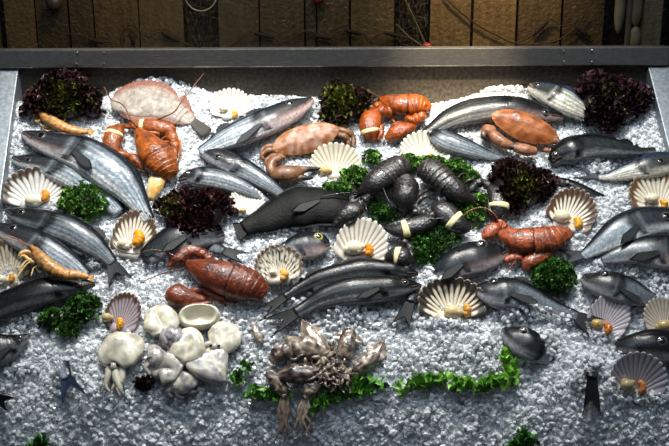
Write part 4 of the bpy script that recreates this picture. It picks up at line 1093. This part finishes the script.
crab('orange-brown crab at right, shell tilted up behind the small red lettuce', (523, 134), 34, 12, -23, (S(166, 98, 50), S(124, 62, 26), S(186, 124, 70)),
     [dict(palm=[(494, 130, 5), (488, 131, 7), (484, 133, 5)], fingers=[[(484, 132, 3.5), (484, 137, 3), (489, 141, 1)]], arm=[(512, 146, 4), (503, 143, 6), (494, 136, 6), (490, 131, 4)]),
      dict(palm=[(536, 151, 4), (526, 150, 6), (515, 147, 5)], fingers=[[(518, 147, 3.5), (510, 147, 3), (504, 145, 1)]])],
     [[(550, 142, 2.5), (558, 141, 3, .006), (557, 150, 2), (552, 157, 1)], [(548, 136, 2.5), (556, 138, 2.6, .008), (561, 145, 1.2)], [(544, 150, 2.4), (552, 152, 2.4), (549, 160, 1)]], lift=0.012, lcols=(S(150, 98, 66), S(80, 48, 30), S(196, 142, 104)))

# =================================================================== LANGOUSTINES
def langoustine(label, head, tail, claws, legs, ants, up=0.0):
    F = Frame(*tail[0][:2]); root = thing('langoustine', label, 'langoustine', F, 'langoustines at the left')
    cols = (S(214, 152, 82), S(178, 104, 52), S(232, 196, 132))
    mb = MB(); L = Loft(F, head, 20, 0.8, 0.012 + up); L.mesh(mb, lob_col(mul(cols[0], 0.8), S(120, 84, 56), cols[2]), 16); mb.build('carapace', M['lob'], root)
    tb = MB(); Lt = Loft(F, tail, 30, 0.8, 0.012 + up); Lt.mesh(tb, lambda t, s, u: mul(mix(cols[0], cols[1], rnd(0, .5)), 0.5 if (t * 6) % 1 > .86 else 1.0), 16, mod=lambda t, p: 1.04 - .08 * ((t * 6) % 1), rows=44); tb.build('abdomen', M['lob'], root)
    c, T, n, u, a, b = Lt.frame(1.0)
    for k in (-1, 0, 1): fin_fan(F, c, T * math.cos(k * .5) + n * math.sin(k * .5), 0.016, a * .3, a * .6, cols[0], root, 'tail_fan_blade', 3, -.1, .002)
    for cl in claws: tube(F, cl, lambda t: mix(cols[0], cols[2], t), lift=0.010 + up).build('claw', M['lob'], root)
    for lg in legs: tube(F, lg, cols[2], lift=0.008 + up).build('leg', M['lob'], root)
    for an in ants: tube(F, an, cols[1], nph=5, lift=0.012 + up).build('antenna', M['lob'], root)
    for sg in (-1, 1):
        c, T, n, u, a, b = L.frame(0.1); em = MB(); ball(em, c + n * sg * a * .8 + u * b * .6, .0035, S(12, 10, 10), 5); em.build('eye', M['eye'], root)
langoustine('langoustine lying at the foot of the left corner lettuce', [(37, 111, 2), (43, 115, 4.5), (50, 120, 5.5), (58, 125, 5.5)], [(58, 125, 5.5), (68, 129, 4.8), (78, 131.5, 4), (88, 132, 2.5)],
    [[(44, 118, 1.5), (38, 116, 2), (34, 110, 1.4), (37, 107, .6)], [(46, 113, 1.5), (42, 108, 2), (36, 106, .7)], [(42, 120, 1.4), (36, 121, 1.6), (34, 115, .6)]],
    [[(50, 124, .8), (44, 126, .9), (40, 124, .4)], [(56, 128, .8), (48, 131, .8), (42, 128, .4)], [(60, 122, .8), (65, 120, .8), (65, 115, .4)]], [[(40, 112, .6), (34, 110, .5, .01), (29, 106, .4, .02)]])
langoustine('langoustine resting against the silver fish at the left edge', [(31, 246, 2), (37, 253, 5), (45, 262, 6.5), (54, 270, 6.5)], [(54, 270, 6.5), (66, 274, 5), (78, 275, 4.2), (88, 277, 2.5)],
    [[(36, 256, 1.8), (28, 252, 2.6), (22, 253, 2.4), (18, 257, .8)], [(38, 262, 1.6), (32, 262, 2), (24, 256, 1.8), (20, 258, .8)]],
    [[(40, 264, .9), (30, 262, 1, .006), (22, 270, .8), (17, 278, .5)], [(42, 266, .9), (34, 268, 1), (31, 276, .5)], [(46, 268, .9), (40, 272, .9), (36, 268, .4)], [(34, 258, .9), (25, 262, .9, .006), (19, 272, .5)]],
    [[(33, 248, .6), (22, 243, .6, .02), (6, 238, .5, .03), (-6, 240, .4, .03)], [(31, 250, .6), (20, 240, .5, .02), (4, 234, .4, .03)]], up=0.040)

# pale yellow wedge by the lobster's tail
Fw = Frame(156, 183); wr_ = thing('lemon_wedge', 'pale yellow wedge lying below the tail of the upper left red lobster', 'lemon', Fw)
wm = MB(); Lw = Loft(Fw, [(151, 199, 3), (152, 195, 5), (155, 186, 8), (158, 177, 8), (160, 171, 4)], 16, 0.5, 0.006)
Lw.mesh(wm, lambda t, s, u: mix(S(206, 162, 88), S(204, 188, 146), sstep(0.0, 0.5, s)), 16); wm.build('flesh', M['flesh'], wr_)
pm_ = MB(); Lw.mesh(pm_, lambda t, s, u: S(200, 154, 80), 16, t0=0.2, t1=0.85, off=0.0012, caps=False, mod=lambda t, p: 1.0 if math.cos(p) < 0 else 0.9); pm_.build('rind', M['flesh'], wr_)

# =================================================================== LETTUCE AND PARSLEY
lettuce('dark red lettuce in the back left corner with green leaves in its middle', (62, 94), 47, 31, 0.085, 330, (62, 100, 14), 0.42)
lettuce('red lettuce in the left middle beside the red lobster tail', (194, 210), 44, 33, 0.075, 330, (172, 204, 10), 0.25, tones=(S(74, 34, 36), S(40, 15, 20)), size=0.026)
lettuce('greenish red lettuce at the back centre left of the orange lobster', (345, 101), 33, 26, 0.07, 240, (340, 100, 16), 0.40, tones=(S(84, 64, 44), S(44, 28, 24)))
lettuce('big dark purple lettuce in the back right corner', (613, 97), 45, 36, 0.085, 360, (612, 92, 14), 0.10, tones=(S(58, 28, 40), S(30, 12, 20)))
lettuce('small red lettuce in the right middle under the orange-brown crab', (520, 182), 39, 31, 0.075, 300, (522, 184, 14), 0.34, tones=(S(62, 30, 32), S(32, 12, 16)), size=0.027)
lettuce('scrap of dark lettuce at the lower edge of the white cuttlefish', (143, 383), 12, 7, 0.025, 46, (143, 383, 4), 0.05, tones=(S(48, 32, 26), S(28, 18, 18)), size=0.018)
parsley('round curly parsley at the left between two silver fish', (84, 199), [(84, 199, 29, 24)], 820, 0.055)
parsley('two-lobed dark parsley at lower left below the dark-backed fish', (72, 314), [(82, 307, 20, 17), (52, 318, 14, 11), (68, 328, 12, 10)], 760, 0.045, tones=(S(30, 66, 22), S(92, 146, 58)))
parsley('small round parsley on the right below the red lobster', (555, 275), [(555, 275, 24, 21)], 660, 0.05, tones=(S(32, 70, 22), S(100, 154, 62)))
GP = 'parsley tucked under the black lobsters'
parsley('parsley left of the black lobsters beside the cream scallop', (344, 182), [(337, 190, 18, 10), (356, 176, 18, 12), (372, 157, 9, 9)], 620, 0.045, group=GP)
parsley('parsley directly below the greenish white scallop behind the black lobsters', (432, 164), [(409, 162, 13, 9), (432, 163, 18, 8), (456, 169, 18, 11), (472, 178, 10, 9)], 760, 0.05, group=GP)
parsley('parsley between the two pale banded claws at right of the black lobsters', (478, 206), [(482, 202, 14, 9), (474, 214, 12, 11), (462, 206, 9, 6)], 420, 0.035, group=GP)
parsley('parsley patch under the banded claws, left of the large dark bream', (435, 244), [(425, 250, 20, 16), (442, 236, 18, 13), (415, 240, 14, 9)], 640, 0.03, tones=(S(30, 66, 22), S(92, 146, 58)), group=GP)
parsley('parsley in the gap between the left and middle black lobsters', (386, 212), [(386, 214, 13, 9), (376, 207, 8, 8)], 280, 0.03, tones=(S(30, 66, 22), S(90, 142, 58)), group=GP)
GS = 'tiny parsley sprigs on the lower ice'
parsley('single parsley sprig at the bottom right edge', (524, 440), [(525, 437, 5, 6), (517, 444, 6, 4), (532, 444, 5, 3)], 60, 0.012, 0.016, (S(56, 120, 44), S(110, 176, 76)), group=GS)
parsley('single parsley sprig at the bottom left edge', (40, 442), [(42, 440, 5, 4), (35, 445, 5, 3)], 44, 0.012, 0.014, (S(56, 120, 44), S(110, 176, 76)), group=GS)
parsley('parsley leaf between the white cuttlefish and the squid heap', (239, 377), [(237, 377, 6, 4), (248, 366, 4, 3)], 40, 0.012, 0.014, (S(64, 130, 36), S(120, 184, 70)), group=GS)
green_leaf('left half of the green lettuce row on the front ice', [(403, 389), (412, 386), (424, 380), (434, 381), (446, 379)], 4, n=46)
green_leaf('middle tuft of the green lettuce row with a pale rib', [(455, 386), (462, 383), (468, 382), (474, 388)], 4, n=30)
green_leaf('right stretch of the green lettuce row next to the pale rib', [(480, 387), (490, 383), (500, 382), (508, 386)], 4, n=34)
green_leaf('bright lettuce leaf curling up at the right end of the row', [(512, 381), (512, 372), (509, 362), (505, 354)], 4, n=34, tones=(S(92, 150, 40), S(160, 214, 88)))
green_leaf('green lettuce under the left of the squid heap', [(252, 394), (264, 392), (276, 394), (288, 400)], 5, n=40, tones=(S(50, 104, 30), S(104, 164, 60)))
green_leaf('green lettuce under the right of the squid heap', [(318, 404), (332, 398), (346, 392), (360, 388), (374, 386)], 7, n=70, tones=(S(58, 116, 34), S(118, 178, 68)))

# =================================================================== SQUID HEAP
BR = (S(150, 132, 114), S(66, 52, 46)); BR2 = (S(180, 164, 144), S(92, 76, 66)); BR3 = (S(128, 108, 94), S(54, 42, 38))
def tt(x, y, dirs, w=2.3):
    out = []
    for dx, dy in list(dirs) * 2:
        a = math.atan2(dy, dx) + rnd(-0.7, 0.7); st = math.hypot(dx, dy) * 0.36; px, py = x, y; path = [(px, py, w)]
        for k in range(5):
            a += rnd(-0.95, 0.95); px += st * math.cos(a); py += st * math.sin(a)
            path.append((px, py, w * (1 - 0.17 * k), rnd(0.004, 0.022)))
        out.append(path)
    return out
squid('squid with a pointed fin standing up at the top of the brown heap', [(302, 320, 1.5), (309, 331, 6), (317, 343, 9), (324, 356, 9), (328, 364, 6)], tt(328, 366, [(6, 14), (0, 16), (-6, 12), (-10, 8), (10, 8)]), BR2, lift=0.014, head=(328, 366, 5), finw=1.1)
squid('squid with its mantle up against the tall right of the brown heap', [(350, 330, 5), (348, 338, 8), (346, 348, 9), (344, 358, 7)], tt(342, 364, [(-8, 8), (-12, 2), (-4, 14), (4, 12), (-10, 12)]), BR, lift=0.012, head=(342, 364, 5))
squid('squid slanting out to the right end of the brown heap', [(384, 340, 1.5), (378, 350, 5), (368, 360, 8), (356, 368, 7)], tt(350, 372, [(-12, 4), (-8, 12), (-14, 10), (-4, 14), (-14, -2)]), BR2, lift=0.008, head=(350, 371, 5))
squid('plump squid in the upper middle of the brown heap', [(286, 338, 3), (296, 344, 8), (310, 348, 10), (320, 352, 7)], tt(322, 356, [(8, 8), (10, 0), (4, 12), (0, 14), (12, 6)]), BR2, lift=0.020, head=(322, 356, 5), fins=False)
squid('squid at the left shoulder of the brown heap', [(272, 362, 5), (279, 354, 8), (290, 349, 9), (300, 349, 6)], tt(302, 352, [(8, 6), (10, 2), (6, 10), (2, 12), (12, 8)]), BR, lift=0.012, head=(303, 351, 5), fins=False)
squid('squid lying across the middle of the brown heap', [(280, 376, 5), (292, 374, 9), (306, 373, 9), (318, 370, 6)], tt(322, 370, [(10, 0), (12, 6), (8, 10), (10, -6), (4, 12)]), BR3, lift=0.022, head=(322, 370, 5), fins=False)
squid('squid whose arms hang furthest down from the brown heap at left', [(268, 372, 5), (275, 380, 7), (281, 388, 7), (284, 394, 5)], [[(284, 396, 3), (283, 408, 2.8), (284, 420, 2.4), (281, 434, 1.2)], [(286, 396, 2.6), (288, 410, 2.4), (286, 424, 2), (290, 438, .8)], [(282, 398, 2.4), (279, 412, 2), (281, 426, 1.6), (275, 440, .7)], [(285, 398, 2), (284, 416, 2.2), (287, 430, 1.8), (284, 442, .7)]], BR, lift=0.014, head=(284, 396, 5), fins=False)
squid('squid whose arms hang down in the middle of the brown heap', [(318, 378, 4), (314, 384, 8), (309, 391, 8), (306, 397, 5)], [[(305, 398, 3), (303, 408, 2.6), (300, 418, 2), (301, 430, .8)], [(307, 398, 2.8), (308, 410, 2.4), (303, 420, 2), (309, 434, .8)], [(304, 399, 2.6), (299, 410, 2.2), (298, 420, 1.8), (294, 430, .7)], [(306, 402, 2.2), (305, 414, 2.2), (310, 424, 1.5), (304, 436, .7)]], BR2, lift=0.014, head=(306, 397, 5), fins=False)
squid('dark squid between the hanging arms and the right of the brown heap', [(332, 392, 4), (333, 382, 7), (334, 372, 8), (332, 362, 6)], tt(330, 358, [(-6, -8), (-10, 0), (4, -8), (-8, 6), (6, 2)]), BR3, lift=0.012, head=(330, 358, 4.5), fins=False)
squid('small squid fin tip lying alone left of the brown heap', [(252, 322, 1.2), (255, 329, 3), (258, 336, 4), (260, 342, 3)], [], BR2, lift=0.006, fins=False)

# =================================================================== WHITE CUTTLEFISH
WH = (S(226, 220, 196), S(178, 170, 154)); WH2 = (S(208, 202, 184), S(144, 138, 138)); GC = 'cleaned white cuttlefish in a heap'
def cuttle(label, mantle, tents, cols=WH, **k):
    k.setdefault('fins', False); return squid(label, mantle, tents, cols, name='cuttlefish', mat='cuttle', group=GC, **k)
cuttle('white cuttlefish at the left end of the pale heap, arms hanging down', [(140, 338, 6), (132, 344, 14), (121, 350, 18), (111, 358, 14), (107, 366, 8)], [[(110, 366, 4), (108, 376, 3.5), (106, 386, 2), (110, 392, 1)], [(116, 368, 4), (116, 378, 4), (120, 388, 3), (122, 394, 1.2)], [(122, 368, 4), (122, 378, 3.5), (118, 388, 2.5), (120, 396, 1)], [(126, 364, 3), (120, 372, 3), (116, 382, 2.5), (112, 390, 1)]], WH, lift=0.006, head=(114, 366, 7), asp=0.42, dish=0.25)
cuttle('white cuttlefish at the top of the pale heap below the dark red lobster', [(152, 310, 8), (158, 317, 15), (162, 325, 16), (164, 334, 10)], [[(166, 334, 4), (172, 338, 4), (176, 344, 3), (174, 350, 1.2)], [(162, 336, 4), (166, 342, 4), (170, 348, 3), (168, 354, 1.2)], [(170, 332, 4), (177, 335, 3.5), (180, 341, 1.5)]], WH, lift=0.006, head=(166, 334, 6), asp=0.42, dish=0.85)
# the ring-shaped opening of an upright mantle
Fr = Frame(200, 320); rr_ = thing('cuttlefish', 'white cuttlefish rolled into a bowl shape at the top right of the pale heap', 'cuttlefish', Fr, GC)
rm_ = MB(); m_ = Fr.m; RW, RH = 19 * m_, 12.5 * m_
prof_ = [(0.0, 0.010), (0.35, 0.011), (0.62, 0.016), (0.76, 0.027), (0.86, 0.034), (0.95, 0.034), (1.04, 0.026), (1.08, 0.014), (1.02, 0.0), (0.0, -0.002)]
for k, (r, z) in enumerate(prof_):
    for j in range(40):
        th = 2 * PI * j / 40; w = 1 + 0.05 * math.sin(2 * th + 1)
        rm_.vert((RW * r * w * math.cos(th), RH * r * w * math.sin(th), z + 0.006 * math.sin(th) * r + 0.004 * math.sin(3 * th) * r), mul(WH[0], 0.97 + 0.05 * math.sin(th * 3)))
for k in range(len(prof_) - 1):
    for j in range(40):
        a_ = k * 40 + j; b_ = k * 40 + (j + 1) % 40; rm_.f.append((a_, b_, b_ + 40, a_ + 40)[::-1])
rm_.build('mantle', M['cuttle'], rr_)
cuttle('flat white cuttlefish at the right end of the pale heap', [(238, 330, 7), (230, 334, 13), (219, 338, 14), (210, 341, 8)], [], WH, lift=0.004, asp=0.34, dish=0.5)
cuttle('folded white cuttlefish in the middle of the pale heap', [(188, 329, 6), (189, 337, 12), (188, 347, 15), (186, 358, 12), (184, 364, 5)], [[(180, 352, 4), (175, 346, 4), (172, 340, 3), (174, 333, 1.5)], [(182, 356, 4), (176, 354, 4), (170, 350, 2)]], WH, lift=0.014, head=(180, 352, 6), asp=0.45, dish=0.6)
cuttle('smooth triangular white cuttlefish at the front right of the pale heap', [(213, 346, 6), (214, 354, 12), (210, 364, 17), (205, 374, 19), (203, 379, 10)], [[(216, 346, 4), (222, 344, 4), (226, 350, 3), (224, 358, 1.5)], [(212, 344, 4), (206, 346, 4), (203, 352, 2)]], WH2, lift=0.006, head=(215, 347, 7), asp=0.36, dish=0.2)
cuttle('hollow white cuttlefish at the front centre of the pale heap', [(152, 374, 5), (159, 369, 12), (169, 369, 14), (179, 374, 9)], [], WH2, lift=0.010, asp=0.45, dish=0.9)
cuttle('small white cuttlefish with knobbly arms along the front of the pale heap', [(172, 388, 5), (180, 384, 9), (190, 380, 8), (197, 376, 4)], [[(174, 388, 3.5), (168, 392, 3), (172, 397, 1.5)], [(180, 388, 3.5), (178, 395, 3), (184, 398, 1.5)], [(188, 384, 3.5), (190, 391, 3), (196, 392, 1.5)]], WH2, lift=0.004, head=(177, 386, 6), asp=0.6)
cuttle('cuttlefish arms bunched between the top and the folded white cuttlefish', [(170, 328, 4), (173, 333, 7), (176, 339, 7), (175, 345, 4)], [[(166, 330, 3.5), (163, 337, 3.5), (167, 344, 2.5)], [(172, 332, 3.5), (170, 340, 3.5), (174, 347, 2.5)], [(178, 330, 3.5), (180, 337, 3.5), (178, 346, 2.5)], [(182, 334, 3), (184, 340, 3), (182, 346, 1.5)]], (S(186, 180, 178), S(130, 124, 132)), lift=0.022, head=(174, 332, 5), asp=0.6)
cuttle('curled white arms between the left and middle cuttlefish', [(150, 348, 4), (154, 352, 7), (156, 359, 8), (153, 366, 5)], [[(156, 352, 3.5), (163, 354, 3.5), (166, 360, 2)], [(158, 358, 3.5), (165, 357, 3), (169, 352, 1.5)], [(152, 362, 3.5), (146, 368, 3), (150, 375, 1.5)]], WH2, lift=0.014, head=(156, 354, 5), asp=0.7)

# =================================================================== ON THE WALL
def net(label, x0, x1):
    Y = YW + 0.008; a = hit_Y(x0, 60, Y); b = hit_Y(x1, -40, Y); root = thing('fishing_net', label, 'net', Vector(((a.x + b.x) / 2, Y, a.z)), 'nets in the wall recesses')
    mb = MB(); w = b.x - a.x; h = b.z - a.z; cx = (a.x + b.x) / 2
    def strand(pts, r, col):
        k0 = len(mb.v)
        for (x, y, z) in pts:
            for q in range(4):
                an = PI / 2 * q; mb.vert((x - cx + r * math.cos(an), y - Y, z - a.z + r * math.sin(an)), col)
        for i in range(len(pts) - 1):
            for q in range(4): mb.f.append((k0 + i * 4 + q, k0 + i * 4 + (q + 1) % 4, k0 + i * 4 + 4 + (q + 1) % 4, k0 + i * 4 + 4 + q))
    for k in range(26):
        sx = a.x + w * random.random(); dx = rnd(-1, 1) * w * 0.8; z0 = a.z - 0.02; pts = []
        for i in range(15):
            t = i / 14; x = sx + dx * t + 0.012 * math.sin(t * 14 + k); x = a.x + abs((x - a.x) % (2 * w) - w) if not a.x < x < b.x else x
            pts.append((min(b.x, max(a.x, x)), Y + rnd(-.004, .004), z0 + (h + 0.04) * t))
        strand(pts, 0.0012, mul(S(70, 64, 46), rnd(0.25, 0.8)))
    for k in range(16):
        z0 = a.z + h * random.random(); pts = [(a.x + w * i / 8, Y + rnd(-.003, .003), z0 + 0.02 * math.sin(i * 1.3 + k) + rnd(-.01, .01) + 0.02 * (i / 8 - .5) * rnd(-2, 2)) for i in range(9)]
        strand(pts, 0.0010, mul(S(66, 62, 46), rnd(0.25, .8)))
    mb.build('mesh', M['rope'], root)
net('tangled dark net in the left wall recess behind the wire ring', 185, 218.5)
net('tangled dark net in the right wall recess behind the slanting cord', 395, 429.5)

def wall_line(name, label, cat, strands, toggles=(), Y=None, col=S(46, 36, 26), group=None, r=0.0028, tog='toggle', tcol=S(26, 22, 18), trad=0.0075):
    Y = Y or YW - 0.015; p0 = hit_Y(*strands[0][0], Y); root = thing(name, label, cat, p0, group)
    for st in strands:
        q = catmull(st, 40); P = [hit_Y(x, y, Y) - p0 for x, y in q]; mb = MB()
        for i, p in enumerate(P):
            T = (P[min(i + 1, 40)] - P[max(i - 1, 0)]).normalized(); n = T.cross(Vector((0, 1, 0))).normalized(); b = Vector((0, 1, 0))
            for k in range(6):
                an = PI / 3 * k; mb.vert(p + n * r * math.cos(an) + b * r * math.sin(an), mul(col, rnd(.8, 1.2)))
        for i in range(40):
            for k in range(6): mb.f.append((i * 6 + k, i * 6 + (k + 1) % 6, i * 6 + 6 + (k + 1) % 6, i * 6 + 6 + k))
        mb.build('cord', M['rope'], root)
    for (x0, y0, x1, y1) in toggles:
        A = hit_Y(x0, y0, Y) - p0; B = hit_Y(x1, y1, Y) - p0; T = (B - A).normalized(); n = T.cross(Vector((0, 1, 0))).normalized(); b = Vector((0, 1, 0)); mb = MB()
        for i in range(15):
            t = i / 14; rr = trad * (0.45 + 0.55 * math.sin(PI * t) ** 0.5) * (1 + 0.15 * math.sin(t * 30)); p = A + (B - A) * t
            for k in range(8):
                an = PI / 4 * k; mb.vert(p + n * rr * math.cos(an) + b * rr * math.sin(an), mul(tcol, rnd(.8, 1.2)))
        for i in range(14):
            for k in range(8): mb.f.append((i * 8 + k, i * 8 + (k + 1) % 8, i * 8 + 8 + (k + 1) % 8, i * 8 + 8 + k))
        mb.f.append(tuple(range(8))[::-1]); mb.f.append(tuple(14 * 8 + k for k in range(8)))
        mb.build(tog, M['rope'], root)
    return root
GR = 'cords with dark bars along the wall'
wall_line('cord', 'dark cord with a bar along the wall foot at far left', 'cord', [[(70, 34), (84, 36), (96, 42), (112, 42), (120, 48)]], [(88, 39, 104, 43)], group=GR)
wall_line('cord', 'looped cord with a dark bar just left of the left net recess', 'cord', [[(121, 48), (122, 34), (130, 25), (138, 29), (144, 35), (150, 37), (158, 32), (170, 37), (184, 43), (196, 48)], [(132, 48), (134, 40), (132, 33)]], [(161, 32, 180, 42), (131, 34, 134, 45)], group=GR)
wall_line('cord', 'cord with two dark bars between the two net recesses', 'cord', [[(230, 47), (242, 38), (250, 32), (262, 35), (274, 38), (281, 42), (290, 40), (300, 33), (310, 31), (322, 37), (330, 38), (337, 47)]], [(254, 33, 274, 38), (315, 36, 332, 38.5)], group=GR)
wall_line('cord', 'cord with two dark bars running into the right net recess', 'cord', [[(330, 39), (336, 33), (346, 30), (356, 32), (364, 34), (369, 42), (376, 36), (384, 33), (396, 35), (408, 38), (420, 45)], [(369, 42), (376, 43), (381, 47)]], [(344, 30, 362, 34), (384, 32.5, 401, 36.5)], group=GR)
wall_line('cord', 'pale slanting cord hanging over the right net recess', 'cord', [[(402, -6), (412, 14), (420, 32), (427, 47)], [(396, 24), (408, 36), (422, 46)]], [], col=S(76, 70, 50), r=0.003)
wall_line('cord', 'long slack cord sagging across the planks right of the right net recess', 'cord', [[(444, -4), (458, 10), (476, 24), (496, 35), (514, 43), (536, 44), (556, 41), (568, 34), (578, 24), (586, 12)]], [(532, 36, 548, 21), (574, 26, 590, 37)], group=GR)
wall_line('cord', 'short zigzag cord between the two slanted bars at right', 'cord', [[(516, 43), (528, 38), (540, 28), (550, 19), (562, 26), (572, 24), (582, 32), (596, 42)]], [], group=GR, r=0.002)
# wire ring, knob and floats
rg = wall_line('wire_ring', 'pale wire ring hanging at the top of the left net recess', 'ring', [[(201 + 16 * math.sin(PI * k / 8), -6 - 17 * math.cos(PI * k / 8)) for k in range(17)]], [], Y=YW - 0.006, col=S(126, 124, 108), r=0.0022)
def floaty(name, label, cat, px, py, rx, ry, col, Y=None, group=None, capc=None):
    Y = YW - rx * 0.0036 * 0.88; P = hit_Y(px, py, Y); root = thing(name, label, cat, P, group); m = (P - CAM).dot(view) / FPX
    mb = MB(); ball(mb, Vector((0, 0, 0)), 1.0, lambda p: mul(col, rnd(.9, 1.1)), 10, (rx * m, rx * m * 0.9, ry * m)); mb.build('body', M['float'], root)
    if capc:
        k = MB(); ball(k, Vector((0, 0, -ry * m * 0.92)), rx * m * 0.35, capc, 6); k.build('tip', M['float'], root)
    return root
floaty('net_float', 'long pale float left of the grey pipe at top right', 'float', 620, 8, 5.5, 26, S(104, 97, 78), group='pale net floats')
floaty('net_float', 'upper pale float between the grey pipe and the post', 'float', 637, 8, 5.5, 19, S(100, 93, 74), group='pale net floats')
floaty('net_float', 'lower pale float between the grey pipe and the post', 'float', 635, 38, 6, 12, S(104, 97, 78), group='pale net floats')
floaty('buoy', 'dark red buoy at the top edge of the wall', 'buoy', 318, -3, 6.5, 7, S(110, 26, 20), YW - 0.03, capc=S(60, 16, 14))
floaty('red_buoy', 'small reddish float at the foot of the slanting cord', 'buoy', 427, 46, 5, 3.5, S(120, 40, 22), YW - 0.02, capc=S(40, 30, 24))
floaty('wooden_knob', 'round dark knob at the top left of the wall', 'knob', 54, 3, 8, 8, S(46, 36, 26), YW - 0.01, capc=S(30, 16, 12))
pp = MB(); pa = hit_Y(625, 30, YW - 0.08); pb_ = hit_Y(631, 30, YW - 0.08)
for k in range(2):
    for j in range(16):
        an = PI / 8 * j; pp.vert(((pb_.x - pa.x) * .5 * math.cos(an), (pb_.x - pa.x) * .5 * math.sin(an), -0.25 + k * 1.2), S(64, 62, 52))
for j in range(16): pp.f.append((j, (j + 1) % 16, 16 + (j + 1) % 16, 16 + j))
prt = thing('pipe', 'grey upright pipe between the pale floats at top right', 'pipe', (pa + pb_) / 2); pp.build('tube', M['float'], prt)

# =================================================================== LIGHT AND CAMERA
def lamp(name, kind, loc, target, energy, color, size=0.3, spot=None, blend=0.6):
    l = bpy.data.lights.new(name, kind); l.energy = energy; l.color = color
    o = bpy.data.objects.new(name, l); C.objects.link(o); o.location = loc
    o.rotation_euler = (Vector(target) - Vector(loc)).to_track_quat('-Z', 'Y').to_euler()
    if kind == 'AREA': l.shape = 'RECTANGLE'; l.size = size[0]; l.size_y = size[1]
    if kind == 'SPOT': l.spot_size = math.radians(spot); l.spot_blend = blend; l.shadow_soft_size = size
    return o
top = bed(0, 0.25, 0)
for nm, u_, e_ in (('left', -0.70, 215), ('middle', -0.05, 220), ('right', 0.62, 200)):
    lamp('spot lamp ' + nm, 'SPOT', bed(u_, 0.18, 0) + Vector((0, -0.12, 1.75)), bed(u_, 0.11, 0), e_ * 0.88, (1.0, 0.97, 0.91), 0.06, 52, 1.0)
lamp('added overhead fill', 'AREA', Vector((0.1, -0.75, 3.0)), bed(0, -0.1, 0), 24, (0.72, 0.86, 1.0), (2.6, 0.25))  # unseen soft fill, added to lift the ice gaps and catch its facets
lamp('wall spot lamp', 'SPOT', hit_Y(492, -150, YW - 0.30), hit_Y(492, -6, YW), 36, (1.0, 0.80, 0.52), 0.04, 80, 1.0)
lamp('added wall fill left', 'SPOT', hit_Y(120, -190, YW - 0.32), hit_Y(120, 0, YW), 16, (1.0, 0.82, 0.56), 0.04, 100, 1.0)  # added fill without a visible source, brightens the left planks
lamp('added wall fill middle', 'SPOT', hit_Y(310, -190, YW - 0.32), hit_Y(310, 0, YW), 14, (1.0, 0.82, 0.56), 0.04, 100, 1.0)  # second added fill, lifts the planks left of centre
lamp('added back panel fill', 'SPOT', hit_Y(455, -330, YP - 0.55), hit_Y(455, 82, YP), 330, (1.0, 0.80, 0.54), 0.03, 24, 1.0)  # warm fill added to make the steel panel look bronze, source invented
w = bpy.data.worlds.new('World'); bpy.context.scene.world = w; w.use_nodes = True
w.node_tree.nodes['Background'].inputs[0].default_value = (0.46, 0.54, 0.66, 1); w.node_tree.nodes['Background'].inputs[1].default_value = 0.15

cd = bpy.data.cameras.new('Camera'); cam = bpy.data.objects.new('Camera', cd); C.objects.link(cam)
cd.sensor_width = 36; cd.lens = FPX * 36 / 669; cd.clip_start = 0.05; cd.clip_end = 60
cam.matrix_world = Matrix(((rt.x, upv.x, -view.x, CAM.x), (rt.y, upv.y, -view.y, CAM.y), (rt.z, upv.z, -view.z, CAM.z), (0, 0, 0, 1)))
sc = bpy.context.scene; sc.camera = cam
sc.view_settings.view_transform = 'Standard'; sc.view_settings.look = 'None'; sc.view_settings.gamma = 1; sc.view_settings.exposure = 0.0
